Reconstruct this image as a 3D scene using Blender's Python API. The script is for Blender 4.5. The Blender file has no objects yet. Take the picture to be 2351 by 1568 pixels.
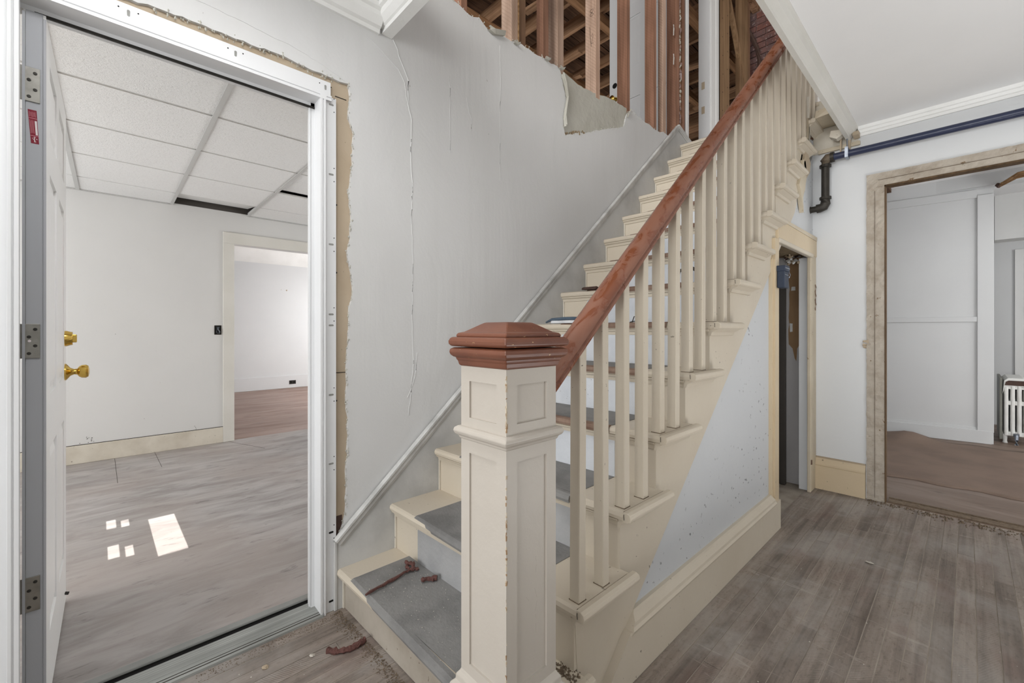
import bpy, bmesh, math, random
from mathutils import Vector, Matrix
R = random.Random(7)
S = bpy.context.scene
COL = S.collection
RAD = math.radians

# ------------------------------------------------------------------ camera, world, lights, exposure
cd = bpy.data.cameras.new('camera'); cam = bpy.data.objects.new('camera', cd); COL.objects.link(cam)
cam.location = (0, 0, 1.1); cam.rotation_euler = (RAD(90), 0, RAD(46.8))
cd.sensor_width = 36; cd.lens = 36*985/2351; cd.shift_y = -(784-758.6)/2351
cd.clip_start = .02; cd.clip_end = 100
S.camera = cam
S.view_settings.view_transform = 'Standard'; S.view_settings.look = 'None'
S.view_settings.gamma = 1; S.view_settings.use_curve_mapping = False
S.view_settings.exposure = 0.0
wd = bpy.data.worlds.new('sky'); S.world = wd; wd.use_nodes = True
wd.node_tree.nodes['Background'].inputs[0].default_value = (.92, .96, 1, 1)
wd.node_tree.nodes['Background'].inputs[1].default_value = .6

def area(name, loc, direction, sx, sy, power, col=(1, 1, 1)):
    l = bpy.data.lights.new(name, 'AREA'); l.shape = 'RECTANGLE'; l.size = sx; l.size_y = sy
    l.energy = power; l.color = col
    o = bpy.data.objects.new(name, l); COL.objects.link(o); o.location = loc
    o.rotation_euler = Vector(direction).to_track_quat('-Z', 'Y').to_euler()
    return o
# daylight from the front and upstairs, plus unseen fill lights added for brightness
area('front_window_light', (.2, -6.0, 1.3), (0, 1, .03), 3.2, 2.2, 205, (1, 1, 1))
area('entry_fill_light', (-.42, -2.0, 1.5), (-.42, .9, 0), 1.1, 1.5, 15, (1, 1, 1))  # added fill for the near stair wall and door frame
area('upstairs_up_fill', (-4.6, 5.8, 2.8), (0, 0, 1), 3.5, 4.5, 52, (1, .97, .93))  # added upward fill that lifts the joists from underneath
area('hall_down_fill', (-.95, .12, 2.33), (0, 0, -1), .5, .5, 10, (1, 1, 1))  # unseen lamp added to brighten the door frame but not the newel side
area('hall_side_fill', (1.5, 1.4, 1.5), (-1, .1, .1), 2.6, 1.4, 1.5, (.98, .99, 1))  # weak fill added from the right; no window stands there
area('ceiling_fill_light', (1.3, 2.15, .06), (.10, .05, 1), .6, 2.6, 40, (.99, .995, 1))  # unseen upward lamp added to brighten the hall ceiling
area('side_room_fill', (-3.4, -2.3, 1.35), (0, 1, .15), 2.6, 1.6, 72, (.97, .985, 1))  # added fill for the side room; its real windows are unknown
area('side_room_fill_b', (-3.2, 3.4, 1.35), (0, -1, .3), 2.6, 1.6, 44, (.97, .985, 1))  # second added fill, facing back across the side room
area('next_room_fill', (-7.0, 4.2, 1.4), (0, -1, 0), 2.6, 1.7, 115, (1, 1, 1))  # unseen area lamp added to light the room beyond
area('back_room_fill', (2.3, 5.0, 1.4), (-1, 0, 0), 2.0, 1.6, 47, (.98, .99, 1))  # unseen area lamp added to light the back room
area('upstairs_window_light', (-1.2, -1.4, 3.9), (-.2, 1, .12), 2.6, 1.7, 150, (1, .985, .96))
area('upstairs_side_window_light', (.9, 4.2, 3.9), (-1, .15, .05), 2.4, 1.6, 30, (1, .99, .98))
sl = bpy.data.lights.new('sun', 'SUN'); sl.energy = 22; sl.angle = RAD(.06); sl.color = (1, .98, .95)
sun = bpy.data.objects.new('sun', sl); COL.objects.link(sun)
EL = 20
sun.rotation_euler = Vector((-math.cos(RAD(EL)), -.0145, -math.sin(RAD(EL)))).to_track_quat('-Z', 'Y').to_euler()

# ------------------------------------------------------------------ helpers
def lin(c):
    return tuple((x/255/12.92) if x/255 <= .04045 else ((x/255+.055)/1.055)**2.4 for x in c) + (1,)

class NT:
    def __init__(s, name):
        s.m = bpy.data.materials.new(name); s.m.use_nodes = True
        s.t = s.m.node_tree; s.b = s.t.nodes['Principled BSDF']
    def n(s, typ, **k):
        x = s.t.nodes.new(typ)
        for a, v in k.items():
            if a[0] == '_': x.inputs[a[1:].replace('_', ' ')].default_value = v
            else: setattr(x, a, v)
        return x
    def l(s, a, b): s.t.links.new(a, b)
    def pos(s, scale=(1, 1, 1), obj=False):
        g = s.n('ShaderNodeTexCoord') if obj else s.n('ShaderNodeNewGeometry')
        m = s.n('ShaderNodeMapping'); m.inputs['Scale'].default_value = scale
        s.l(g.outputs['Object' if obj else 'Position'], m.inputs['Vector']); return m.outputs[0]
    def noise(s, vec, scale, detail=4, rough=.55, dist=0):
        x = s.n('ShaderNodeTexNoise'); x.inputs['Scale'].default_value = scale; x.inputs['Detail'].default_value = detail
        x.inputs['Roughness'].default_value = rough; x.inputs['Distortion'].default_value = dist
        s.l(vec, x.inputs['Vector']); return x.outputs['Fac']
    def ramp(s, fac, a, b):
        x = s.n('ShaderNodeMapRange'); x.inputs['From Min'].default_value = a; x.inputs['From Max'].default_value = b
        x.interpolation_type = 'SMOOTHSTEP'
        s.l(fac, x.inputs['Value']); return x.outputs[0]
    def mul(s, a, k):
        x = s.n('ShaderNodeMath', operation='MULTIPLY'); s.l(a, x.inputs[0])
        if isinstance(k, (int, float)): x.inputs[1].default_value = k
        else: s.l(k, x.inputs[1])
        return x.outputs[0]
    def add(s, a, b):
        x = s.n('ShaderNodeMath', operation='ADD'); s.l(a, x.inputs[0])
        if isinstance(b, (int, float)): x.inputs[1].default_value = b
        else: s.l(b, x.inputs[1])
        return x.outputs[0]
    def mix(s, fac, a, b):
        x = s.n('ShaderNodeMix', data_type='RGBA')
        if isinstance(fac, (int, float)): x.inputs[0].default_value = fac
        else: s.l(fac, x.inputs[0])
        for v, i in ((a, 6), (b, 7)):
            if isinstance(v, tuple): x.inputs[i].default_value = v
            else: s.l(v, x.inputs[i])
        return x.outputs[2]
    def bump(s, h, strength, dist=.01):
        x = s.n('ShaderNodeBump'); x.inputs['Strength'].default_value = strength; x.inputs['Distance'].default_value = dist
        s.l(h, x.inputs['Height']); s.l(x.outputs[0], s.b.inputs['Normal'])
    def done(s, col, rough=.6, metal=0, spec=.4):
        if isinstance(col, tuple): s.b.inputs['Base Color'].default_value = col
        else: s.l(col, s.b.inputs['Base Color'])
        if isinstance(rough, (int, float)): s.b.inputs['Roughness'].default_value = rough
        else: s.l(rough, s.b.inputs['Roughness'])
        s.b.inputs['Metallic'].default_value = metal
        s.b.inputs['Specular IOR Level'].default_value = spec
        return s.m

def paint(name, c, c2=None, rough=.55, var=.5, vs=3, speck=None, speck_amt=.70, speck_scale=60, bump=.15, bs=35, metal=0, chip=None, chip_t=.69, stretch=(1, 1, 1), spec=.35):
    k = NT(name); p = k.pos(stretch)
    base = lin(c); col = base
    c2 = lin(c2) if c2 else tuple(x*.86 for x in base[:3])+(1,)
    f = k.ramp(k.noise(p, vs, 5), .35, .75)
    col = k.mix(k.mul(f, var), base, c2)
    if speck:
        f2 = k.ramp(k.noise(k.pos(), speck_scale, 2), speck_amt, speck_amt+.04)
        g = k.ramp(k.noise(k.pos(), 2.2, 2), .45, .62)
        col = k.mix(k.mul(k.mul(f2, g), .8), col, lin(speck))
    if chip:
        f3 = k.ramp(k.noise(k.pos(), 18, 6, .7), chip_t, chip_t+.02)
        col = k.mix(f3, col, lin(chip))
    k.bump(k.noise(k.pos(), bs, 5), bump)
    return k.done(col, rough, metal, spec)

def wood(name, c, c2, axis='z', rough=.75, saw=0., ring=1, rand=True):
    k = NT(name)
    st = {'z': (30, 30, 1.2), 'x': (1.2, 30, 30), 'y': (30, 1.2, 30)}[axis]
    p = k.pos(st)
    f = k.ramp(k.noise(p, 1, 6, .6, .5), .3, .7)
    col = k.mix(f, lin(c), lin(c2))
    big = k.ramp(k.noise(k.pos(), 2.5, 3), .4, .7)
    col = k.mix(k.mul(big, .35), col, lin(tuple(x*.7 for x in c2)))
    if rand:
        oi = k.n('ShaderNodeObjectInfo'); hv = k.n('ShaderNodeHueSaturation')
        mr = k.n('ShaderNodeMapRange'); mr.inputs['To Min'].default_value = .72; mr.inputs['To Max'].default_value = 1.2
        k.l(oi.outputs['Random'], mr.inputs['Value']); k.l(mr.outputs[0], hv.inputs['Value']); k.l(col, hv.inputs['Color']); col = hv.outputs[0]
    if saw:
        w = k.n('ShaderNodeTexWave', wave_type='BANDS', bands_direction='DIAGONAL'); w.inputs['Scale'].default_value = 28; w.inputs['Distortion'].default_value = 1.5
        k.l(k.pos(), w.inputs['Vector'])
        col = k.mix(k.mul(k.ramp(w.outputs['Fac'], .6, 1), saw), col, lin(tuple(x*.72 for x in c2)))
    k.bump(k.noise(p, 1, 5), .25, .004)
    return k.done(col, rough, 0, .2)

M = {}
M['cream'] = paint('cream_paint', (206, 196, 179), (197, 185, 166), .42, .6, 3, speck=(70, 58, 46), speck_amt=.71, bump=.12)
M['creamtan'] = paint('tan_cream_paint', (210, 192, 162), (198, 178, 146), .42, .6, 3, speck=(70, 58, 46), speck_amt=.71, bump=.12)
M['newel'] = paint('newel_cream_paint', (192, 185, 175), (183, 175, 164), .42, .5, 3, speck=(110, 92, 70), speck_amt=.72, bump=.12)
M['cream_chip'] = paint('chipped_cream_paint', (206, 194, 172), (190, 176, 152), .5, .7, 5, speck=(60, 48, 36), chip=(128, 96, 58), chip_t=.66)
M['dirty_cream'] = paint('dirty_cream_paint', (216, 210, 197), (188, 179, 163), .5, .8, 4, speck=(60, 50, 40))
M['white'] = paint('white_paint', (224, 224, 222), (210, 210, 208), .5, .5, 2, bump=.08)
M['frame'] = paint('white_enamel_steel', (226, 227, 228), (219, 220, 221), .32, .4, 2, bump=.03)
M['door'] = paint('white_door_paint', (238, 238, 237), (230, 230, 229), .4, .4, 2, bump=.05)
M['ceil'] = paint('ceiling_white', (243, 243, 243), (235, 235, 235), .8, .5, 1.2, bump=.05)
M['trimw'] = paint('white_trim_paint', (238, 238, 236), (222, 222, 218), .45, .5, 4, bump=.12)
M['offw'] = paint('offwhite_trim', (220, 218, 212), (208, 206, 198), .5, .6, 3, bump=.1)
M['sidewall'] = paint('side_room_wall_white', (216, 216, 215), (208, 208, 207), .6, .6, 1.1, speck=(120, 116, 110), speck_amt=.76, bump=.06)
M['bluewhite'] = paint('cool_white_wall', (222, 224, 225), (214, 216, 218), .55, .5, 1.5, bump=.06)
M['blue'] = paint('pale_blue_grey_wall', (203, 205, 207), (196, 199, 202), .6, .5, 2, speck=(80, 82, 86), speck_amt=.665, speck_scale=40, bump=.06)
M['tan'] = paint('bare_tan_board', (188, 172, 150), (172, 154, 130), .85, .7, 4, speck=(60, 50, 40), speck_amt=.74)
M['beige'] = paint('bare_beige_patch', (160, 130, 98), (146, 116, 86), .85, .6, 6)
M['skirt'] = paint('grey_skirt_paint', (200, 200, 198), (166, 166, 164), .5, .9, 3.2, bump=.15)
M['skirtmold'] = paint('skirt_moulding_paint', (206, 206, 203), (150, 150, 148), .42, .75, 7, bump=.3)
M['oldplaster'] = paint('old_rough_plaster', (188, 186, 176), (170, 166, 154), .85, .7, 5, bump=.6, bs=22)
M['core'] = paint('crumbling_plaster_core', (150, 132, 106), (110, 92, 70), .95, .8, 30, bump=.9, bs=60)
M['grey_edge'] = paint('grey_primed_steel', (166, 168, 172), (160, 162, 166), .4, .4, 2, bump=.03)
M['steel'] = paint('brushed_steel', (150, 148, 142), (110, 108, 104), .35, .5, 30, metal=.85, bump=.05)
M['steeldark'] = paint('dark_steel', (60, 58, 55), (36, 35, 33), .4, .5, 30, metal=.6)
M['brass'] = paint('polished_brass', (212, 178, 92), (188, 150, 70), .16, .4, 10, metal=1, bump=.02)
M['black'] = paint('black_void', (14, 13, 12), (8, 8, 8), .8, .5)
M['darkgrey'] = paint('dark_grey_brown_board', (74, 70, 66), (60, 56, 52), .7, .5)
M['slot'] = paint('slot_shadow_grey', (150, 150, 146), (120, 120, 116), .6)
M['red'] = paint('red_sticker', (124, 14, 38), (108, 10, 32), .4, .5, 20)
M['stickwhite'] = paint('sticker_white', (214, 206, 206), (190, 176, 180), .5)
M['stickpink'] = paint('sticker_print_pink', (206, 140, 150), (190, 110, 124), .5)
M['navy'] = paint('dark_blue_pipe_paint', (52, 58, 82), (44, 50, 72), .3, .5, 8)
M['iron'] = paint('black_iron', (62, 58, 52), (46, 44, 40), .45, .7, 20, metal=.3, speck=(150, 150, 140), speck_amt=.73)
M['galv'] = paint('galvanised_steel', (150, 156, 166), (120, 126, 136), .35, .6, 30, metal=.8)
M['bluebox'] = paint('slate_blue_plastic', (48, 58, 76), (40, 50, 66), .55, .5, 12)
M['grime'] = paint('dark_grime', (46, 40, 34), (70, 60, 50), .9, .6, 30)
M['grime2'] = paint('brown_grime', (104, 90, 74), (140, 124, 104), .9, .8, 60)
M['yarn'] = paint('red_brown_yarn', (112, 77, 71), (90, 62, 58), .95, .7, 90, bump=.8, bs=160)
M['rag'] = paint('blue_grey_rag', (84, 98, 112), (60, 72, 84), .9, .7, 20)
M['ragw'] = paint('pale_rag', (214, 216, 218), (190, 192, 198), .9, .6, 20)
M['darkbrown'] = paint('dark_brown_strip', (78, 58, 50), (58, 42, 36), .7, .6, 20)
M['nosebrown'] = paint('worn_brown_nosing', (112, 88, 74), (150, 128, 112), .6, .8, 12)
M['sill'] = wood('grey_painted_sill', (170, 172, 168), (138, 140, 136), 'y', .7, rand=False)
M['sillrail'] = paint('grey_sill_rail', (140, 141, 138), (120, 121, 118), .5, .6, 8)
M['beam'] = wood('old_brown_framing', (158, 124, 98), (110, 82, 62), 'z', .85, .0)
M['stud'] = wood('rough_sawn_stud', (212, 184, 164), (176, 146, 126), 'z', .8, .22)
M['studred'] = wood('red_brown_stud', (170, 128, 106), (134, 98, 78), 'z', .8, .12)
M['studyel'] = wood('yellow_brown_stud', (170, 138, 104), (134, 104, 76), 'z', .8, 0)
M['joist'] = wood('ceiling_joist_brown', (176, 140, 110), (132, 98, 72), 'x', .85, 0)
M['joisty'] = wood('roof_brace_brown', (170, 130, 96), (120, 88, 62), 'y', .85, 0)
M['edgebrown'] = wood('stained_jamb_edge', (116, 94, 70), (84, 66, 48), 'z', .8, 0)
M['deck'] = wood('dark_roof_board', (118, 88, 68), (66, 48, 37), 'y', .9, 0)
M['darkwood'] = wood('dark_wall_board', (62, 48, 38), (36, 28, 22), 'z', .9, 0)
k = NT('sooty_red_brick')
f = k.ramp(k.noise(k.pos(), 9, 5), .35, .65); col = k.mix(f, lin((140, 92, 80)), lin((96, 74, 72)))
oi = k.n('ShaderNodeObjectInfo'); col = k.mix(k.mul(k.ramp(oi.outputs['Random'], .1, 1), .75), col, lin((112, 98, 98)))
col = k.mix(k.ramp(k.noise(k.pos(), 30, 4), .6, .66), col, lin((168, 150, 146)))
k.bump(k.noise(k.pos(), 50, 5), .6); M['brick'] = k.done(col, .9)
M['mortar'] = paint('pale_mortar', (150, 128, 122), (110, 92, 88), .95, .8, 20, bump=.6)
M['radwhite'] = paint('old_radiator_white', (226, 226, 222), (200, 198, 190), .45, .6, 8, chip=(112, 84, 62), chip_t=.70)
M['radgrey'] = paint('radiator_grey_side', (124, 124, 116), (104, 104, 96), .55, .6, 8)
M['lath'] = wood('bare_lath', (176, 142, 104), (120, 88, 58), 'x', .85, 0)
M['crumb'] = paint('plaster_crumb', (206, 200, 190), (170, 160, 146), .9, .6, 40)
M['dirt'] = paint('floor_dirt', (128, 112, 94), (96, 82, 68), .95, .8, 50, bump=.8, bs=120)

# plaster of the stair wall: faint upright seams and blisters in the paint
k = NT('stair_wall_paint')
col = k.mix(k.mul(k.ramp(k.noise(k.pos(), 1.3, 5), .35, .7), .6), lin((214, 214, 213)), lin((205, 205, 203)))
col = k.mix(k.mul(k.ramp(k.noise(k.pos(), 26, 3), .76, .79), .5), col, lin((150, 146, 140)))
col = k.mix(k.mul(k.ramp(k.noise(k.pos((1, 9, .4)), 1, 4), .5, .75), .25), col, lin((201, 201, 198)))
v = k.noise(k.pos((1, 26, .45)), 1, 4, .5); h = k.add(k.mul(k.mul(v, k.ramp(k.noise(k.pos(), 2.1, 2), .45, .7)), .55), k.mul(k.noise(k.pos((1, 1, .5)), 3.2, 4, .5, 1.0), 1.5))
k.bump(k.add(h, k.mul(k.noise(k.pos(), 90, 3), .12)), .28, .012)
M['plaster'] = k.done(col, .6, 0, .3)

# hall strip floor: worn boards with old ridged adhesive and pale dust
k = NT('worn_floorboard')
g = k.ramp(k.noise(k.pos((40, 1.6, 1)), 1, 6, .6, .6), .3, .75)
col = k.mix(g, lin((150, 138, 128)), lin((112, 102, 94)))
oi = k.n('ShaderNodeObjectInfo'); hv = k.n('ShaderNodeHueSaturation'); mr = k.n('ShaderNodeMapRange')
mr.inputs['To Min'].default_value = .80; mr.inputs['To Max'].default_value = 1.16
k.l(oi.outputs['Random'], mr.inputs['Value']); k.l(mr.outputs[0], hv.inputs['Value']); k.l(col, hv.inputs['Color']); col = hv.outputs[0]
w = k.n('ShaderNodeTexWave', wave_type='BANDS', bands_direction='X'); w.inputs['Scale'].default_value = 46; w.inputs['Distortion'].default_value = 2.2; w.inputs['Detail'].default_value = 2; w.inputs['Detail Scale'].default_value = .6
vr = k.n('ShaderNodeVectorRotate', rotation_type='Z_AXIS'); gg = k.n('ShaderNodeNewGeometry'); k.l(gg.outputs['Position'], vr.inputs['Vector']); k.l(k.mul(oi.outputs['Random'], 1.35), vr.inputs['Angle']); k.l(vr.outputs[0], w.inputs['Vector'])
mask = k.mul(k.ramp(k.noise(k.pos(), 3.0, 4), .36, .62), k.ramp(oi.outputs['Random'], .15, .6))
rid = k.mul(k.ramp(w.outputs['Fac'], .45, .9), mask)
col = k.mix(k.mul(rid, .36), col, lin((176, 166, 156)))
col = k.mix(k.mul(k.ramp(k.noise(k.pos((22, 9, 1)), 4, 6, .75), .5, .66), .45), col, lin((84, 74, 66)))
dust = k.ramp(k.noise(k.pos(), 1.5, 6, .62, .4), .44, .70)
col = k.mix(k.mul(dust, .72), col, lin((172, 167, 162)))
stain = k.ramp(k.noise(k.pos((1.4, .8, 1)), 2.3, 5, .6, .8), .55, .72)
col = k.mix(k.mul(stain, .55), col, lin((92, 80, 70)))
redd = k.mul(k.ramp(k.noise(k.pos((6, 2.2, 1)), 1.2, 4), .5, .7), .35)
col = k.mix(redd, col, lin((118, 92, 84)))
sp = k.ramp(k.noise(k.pos(), 75, 2), .77, .80)
col = k.mix(k.mul(sp, .8), col, lin((206, 200, 192)))
sc = k.ramp(k.noise(k.pos((3, 26, 1)), 1.4, 3, .5, 1.5), .67, .72)
col = k.mix(k.mul(sc, .24), col, lin((196, 188, 178)))
k.bump(k.add(k.mul(rid, .6), k.noise(k.pos((60, 6, 1)), 1, 5)), .3, .004)
M['board'] = k.done(col, .62, 0, .3)
M['joint'] = paint('pale_joint_filler', (168, 158, 146), (120, 110, 98), .9, .6, 8)

def streaky(name, a, b, c, st):
    k = NT(name)
    f = k.ramp(k.noise(k.pos(st), 1, 7, .65, .7), .32, .7)
    col = k.mix(f, lin(a), lin(b))
    col = k.mix(k.mul(k.ramp(k.noise(k.pos(), .9, 4), .4, .65), .7), col, lin(c))
    col = k.mix(k.mul(k.ramp(k.noise(k.pos(tuple(x*2.2 for x in st)), 1, 6, .7, .3), .58, .68), .6), col, lin(tuple(x*.74 for x in b)))
    sp = k.ramp(k.noise(k.pos(), 34, 2), .77, .79)
    col = k.mix(k.mul(sp, .75), col, lin((80, 70, 64)))
    k.bump(k.noise(k.pos(st), 1, 5), .12, .004)
    return k.done(col, k.add(k.mul(f, .12), .42), 0, .4)
M['sidefloor'] = streaky('side_room_subfloor', (171, 167, 165), (138, 132, 129), (160, 150, 144), (9, 2.4, 1))
M['backfloor'] = streaky('brown_floor_sheet', (136, 116, 102), (110, 92, 80), (124, 108, 98), (1.5, 6, 1))
M['runner'] = paint('grey_runner_backing', (138, 137, 135), (112, 111, 110), .9, .9, 7, speck=(196, 194, 190), speck_amt=.77, speck_scale=70, bump=.3, bs=90)
M['riserblue'] = paint('faded_blue_white_riser', (206, 209, 213), (188, 192, 198), .6, .7, 6, speck=(120, 116, 110), speck_amt=.73, bump=.2)
M['risergrey'] = paint('grey_riser', (168, 168, 168), (144, 145, 147), .7, .8, 6, bump=.35, bs=30)
M['riserbrown'] = paint('stained_lower_riser', (180, 172, 160), (146, 136, 122), .6, .9, 4, speck=(96, 82, 66), speck_amt=.70)
# handrail: red-brown varnish under dull dust
k = NT('red_brown_handrail')
f = k.ramp(k.noise(k.pos((3, 1, 1)), 9, 6, .6, 1.2), .44, .54)
col = k.mix(k.mul(f, .5), lin((122, 71, 48)), lin((148, 108, 90)))
col = k.mix(k.mul(k.ramp(k.noise(k.pos(), 70, 2), .77, .79), .5), col, lin((196, 150, 128)))
k.bump(k.noise(k.pos((30, 3, 3)), 1, 4), .04, .003)
M['rail'] = k.done(col, k.add(k.mul(f, .30), .26), 0, .5)
k = NT('red_brown_newel_cap')
col = k.mix(k.ramp(k.noise(k.pos(), 7, 4), .35, .7), lin((118, 72, 52)), lin((98, 56, 40)))
col = k.mix(k.ramp(k.noise(k.pos((1, 1, 2.2)), 34, 6, .7), .655, .675), col, lin((206, 172, 128)))
k.bump(k.noise(k.pos(), 60, 4), .12, .003)
M['cap'] = k.done(col, .36, 0, .5)
# drop-ceiling tile
k = NT('fissured_ceiling_tile')
f = k.noise(k.pos((1, 1, 1)), 95, 3, .7, .8)
col = k.mix(k.mul(k.ramp(f, .5, .75), .5), lin((236, 236, 235)), lin((206, 206, 204)))
k.bump(f, .7, .006)
M['tile'] = k.done(col, .9, 0, .1)
M['tee'] = paint('ceiling_grid_grey', (196, 196, 194), (186, 186, 184), .5, .4, 2, bump=.03)

# ---- mesh builder
class MB:
    def __init__(s): s.v = []; s.f = []
    def box(s, x0, x1, y0, y1, z0, z1):
        b = len(s.v)
        s.v += [(x, y, z) for x in (x0, x1) for y in (y0, y1) for z in (z0, z1)]
        s.f += [tuple(b+i for i in q) for q in ((0, 1, 3, 2), (4, 6, 7, 5), (0, 4, 5, 1), (2, 3, 7, 6), (0, 2, 6, 4), (1, 5, 7, 3))]
        return s
    def prism(s, poly, axis, a, b, shear=(0, 0)):
        # poly: 2-D points in the two remaining axes (x: y,z ; y: x,z ; z: x,y); shear shifts the far end
        n = len(poly); base = len(s.v)
        for t, sh in ((a, (0, 0)), (b, shear)):
            for p, q in poly:
                p += sh[0]; q += sh[1]
                s.v.append({'x': (t, p, q), 'y': (p, t, q), 'z': (p, q, t)}[axis])
        s.f.append(tuple(base+i for i in range(n))); s.f.append(tuple(base+n+i for i in reversed(range(n))))
        for i in range(n):
            j = (i+1) % n; s.f.append((base+i, base+n+i, base+n+j, base+j))
        return s
    def ring(s, rings, caps=True):
        n = len(rings[0]); base = len(s.v)
        for r in rings: s.v += [tuple(p) for p in r]
        for k_ in range(len(rings)-1):
            for i in range(n):
                j = (i+1) % n; s.f.append((base+k_*n+i, base+k_*n+j, base+(k_+1)*n+j, base+(k_+1)*n+i))
        if caps:
            s.f.append(tuple(base+i for i in reversed(range(n))))
            s.f.append(tuple(base+(len(rings)-1)*n+i for i in range(n)))
        return s
    def tube(s, path, r, n=10, rs=None):
        P = [Vector(p) for p in path]; rings = []
        up = Vector((0, 0, 1))
        for i, p in enumerate(P):
            d = (P[min(i+1, len(P)-1)]-P[max(i-1, 0)]).normalized()
            a = d.cross(up)
            if a.length < .05: a = d.cross(Vector((0, 1, 0)))
            a.normalize(); b = a.cross(d).normalized()
            rr = rs[i] if rs else r
            rings.append([p+a*math.cos(2*math.pi*j/n)*rr+b*math.sin(2*math.pi*j/n)*rr for j in range(n)])
        return s.ring(rings)
    def lathe(s, prof, c, axis, n=20):
        # prof: (along axis, radius)
        ax = Vector(axis).normalized(); a = ax.orthogonal().normalized(); b = ax.cross(a)
        c = Vector(c)
        return s.ring([[c+ax*t+(a*math.cos(2*math.pi*j/n)+b*math.sin(2*math.pi*j/n))*max(r, .0004) for j in range(n)] for t, r in prof])
    def xf(s, m, start=0):
        s.v[start:] = [tuple(m @ Vector(p)) for p in s.v[start:]]; return s
    def build(s, name, mat, parent=None, bevel=0, seg=2, smooth=False, label=None, jit=0):
        me = bpy.data.meshes.new(name); me.from_pydata(s.v, [], s.f)
        bm = bmesh.new(); bm.from_mesh(me)
        bmesh.ops.recalc_face_normals(bm, faces=bm.faces)
        if bevel:
            ed = [e for e in bm.edges if len(e.link_faces) == 2 and e.calc_face_angle(0) > .5]
            bmesh.ops.bevel(bm, geom=ed, offset=bevel, segments=seg, affect='EDGES', profile=.5, clamp_overlap=True)
        if jit:
            for v_ in bm.verts: v_.co += Vector((R.uniform(-jit, jit), R.uniform(-jit, jit), R.uniform(-jit, jit)))
        bm.to_mesh(me); bm.free()
        for p in me.polygons: p.use_smooth = smooth
        if smooth:
            try: me.set_sharp_from_angle(angle=RAD(40))
            except Exception: pass
        me.materials.append(M[mat] if isinstance(mat, str) else mat)
        o = bpy.data.objects.new(name, me); COL.objects.link(o)
        if parent: adopt(o, parent)
        if label: o['label'] = label
        return o
def wloc(o):
    l = Vector(o.location)
    while o.parent: o = o.parent; l = l+Vector(o.location)
    return l
def adopt(o, parent):
    o.parent = parent
    if parent.type == 'EMPTY': o.matrix_parent_inverse = Matrix.Translation(-Vector(parent.location))
def st(o, **k):
    o['kind'] = 'structure'
    return o
def tag(o, label, cat, group=None, kind=None):
    o['label'] = label; o['category'] = cat
    if group: o['group'] = group
    if kind: o['kind'] = kind
    return o
def empty(name, loc):
    o = bpy.data.objects.new(name, None); o.empty_display_size = .1; o.location = loc; COL.objects.link(o); return o
def B(*a): return MB().box(*a)
def jag(pts, amp, step):
    out = []
    for (a, b), (c, d) in zip(pts[:-1], pts[1:]):
        L = math.hypot(c-a, d-b); n = max(1, int(L/step)); nx, ny = -(d-b)/max(L, 1e-6), (c-a)/max(L, 1e-6)
        for i in range(n):
            t = (i+(R.uniform(-.3, .3) if i else 0))/n; e = R.uniform(-amp, amp) if i else 0
            out.append((a+(c-a)*t+nx*e, b+(d-b)*t+ny*e))
    out.append(pts[-1]); return out
def rough_slab(x0, x1, y0, y1, z0, z1, step, amp, axis):
    # slab whose face towards -axis direction is lumpy: grid of points pushed in and out
    mb = MB()
    if axis == 'y':
        nx = max(2, int((x1-x0)/step)+1); nz = max(2, int((z1-z0)/step)+1)
        g = [[(x0+(x1-x0)*i/(nx-1)+(R.uniform(-1, 1)*amp*.7), y0+R.uniform(-amp, amp), z0+(z1-z0)*j/(nz-1)+(R.uniform(-1, 1)*amp if 0 < j < nz-1 else 0)) for j in range(nz)] for i in range(nx)]
        b = len(mb.v)
        for r in g: mb.v += r
        for i in range(nx-1):
            for j in range(nz-1): mb.f.append((b+i*nz+j, b+(i+1)*nz+j, b+(i+1)*nz+j+1, b+i*nz+j+1))
        bord = [(i, 0) for i in range(nx)]+[(nx-1, j) for j in range(1, nz)]+[(i, nz-1) for i in range(nx-2, -1, -1)]+[(0, j) for j in range(nz-2, 0, -1)]
        idx = [b+i*nz+j for i, j in bord]; b2 = len(mb.v)
        mb.v += [(mb.v[i][0], y1, mb.v[i][2]) for i in idx]
        n = len(idx)
        for i in range(n): mb.f.append((idx[i], b2+i, b2+(i+1) % n, idx[(i+1) % n]))
        mb.f.append(tuple(b2+i for i in range(n)))
    return mb

W = -1.714          # stair wall face
YB = 3.62           # back wall face
H1, RISE, RUN = .159, .1953, .2252
YL, YR = .652, .681
def hh(n): return H1+RISE*(n-1)
def yn(n, x=-.745): return YL+RUN*(n-1)+(YR-YL)*(x+1.70)/(1.70-.711)

# ================================================================== STRUCTURE
# ---- hall floor: strip boards
fl = st(B(-1.72, 1.6, -3, 3.62, -.12, -.0016).build('floor', 'joint'))
def boards(x0, x1, y0, y1, seed):
    rr = random.Random(seed); x = x0
    while x < x1-.01:
        y = y0-rr.uniform(0, .8)
        while y < y1:
            L = rr.uniform(.55, 1.5); a, b = max(y, y0), min(y+L, y1); y += L
            if b-a < .05: continue
            dz = rr.uniform(-.0012, .0006)
            B(x+.0014, x+.0550, a+.001, b-.001, -.013, dz).build('floorboard', 'board', fl)
        x += .0567
boards(-1.700, -.775, -.45, .70, 3)
boards(-.775, .56, -.35, 3.60, 4)
mb = MB()
xx = .57
while xx < 1.55:
    mb.box(xx, xx+.0555, -2.9, 3.6, -.013, 0); xx += .0567
xx = -1.70
while xx < .5:
    mb.box(xx, xx+.0555, -2.9, -.46, -.013, 0); xx += .0567
o = mb.build('floorboards_out_of_view', 'board', fl); o['kind'] = 'stuff'

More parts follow.
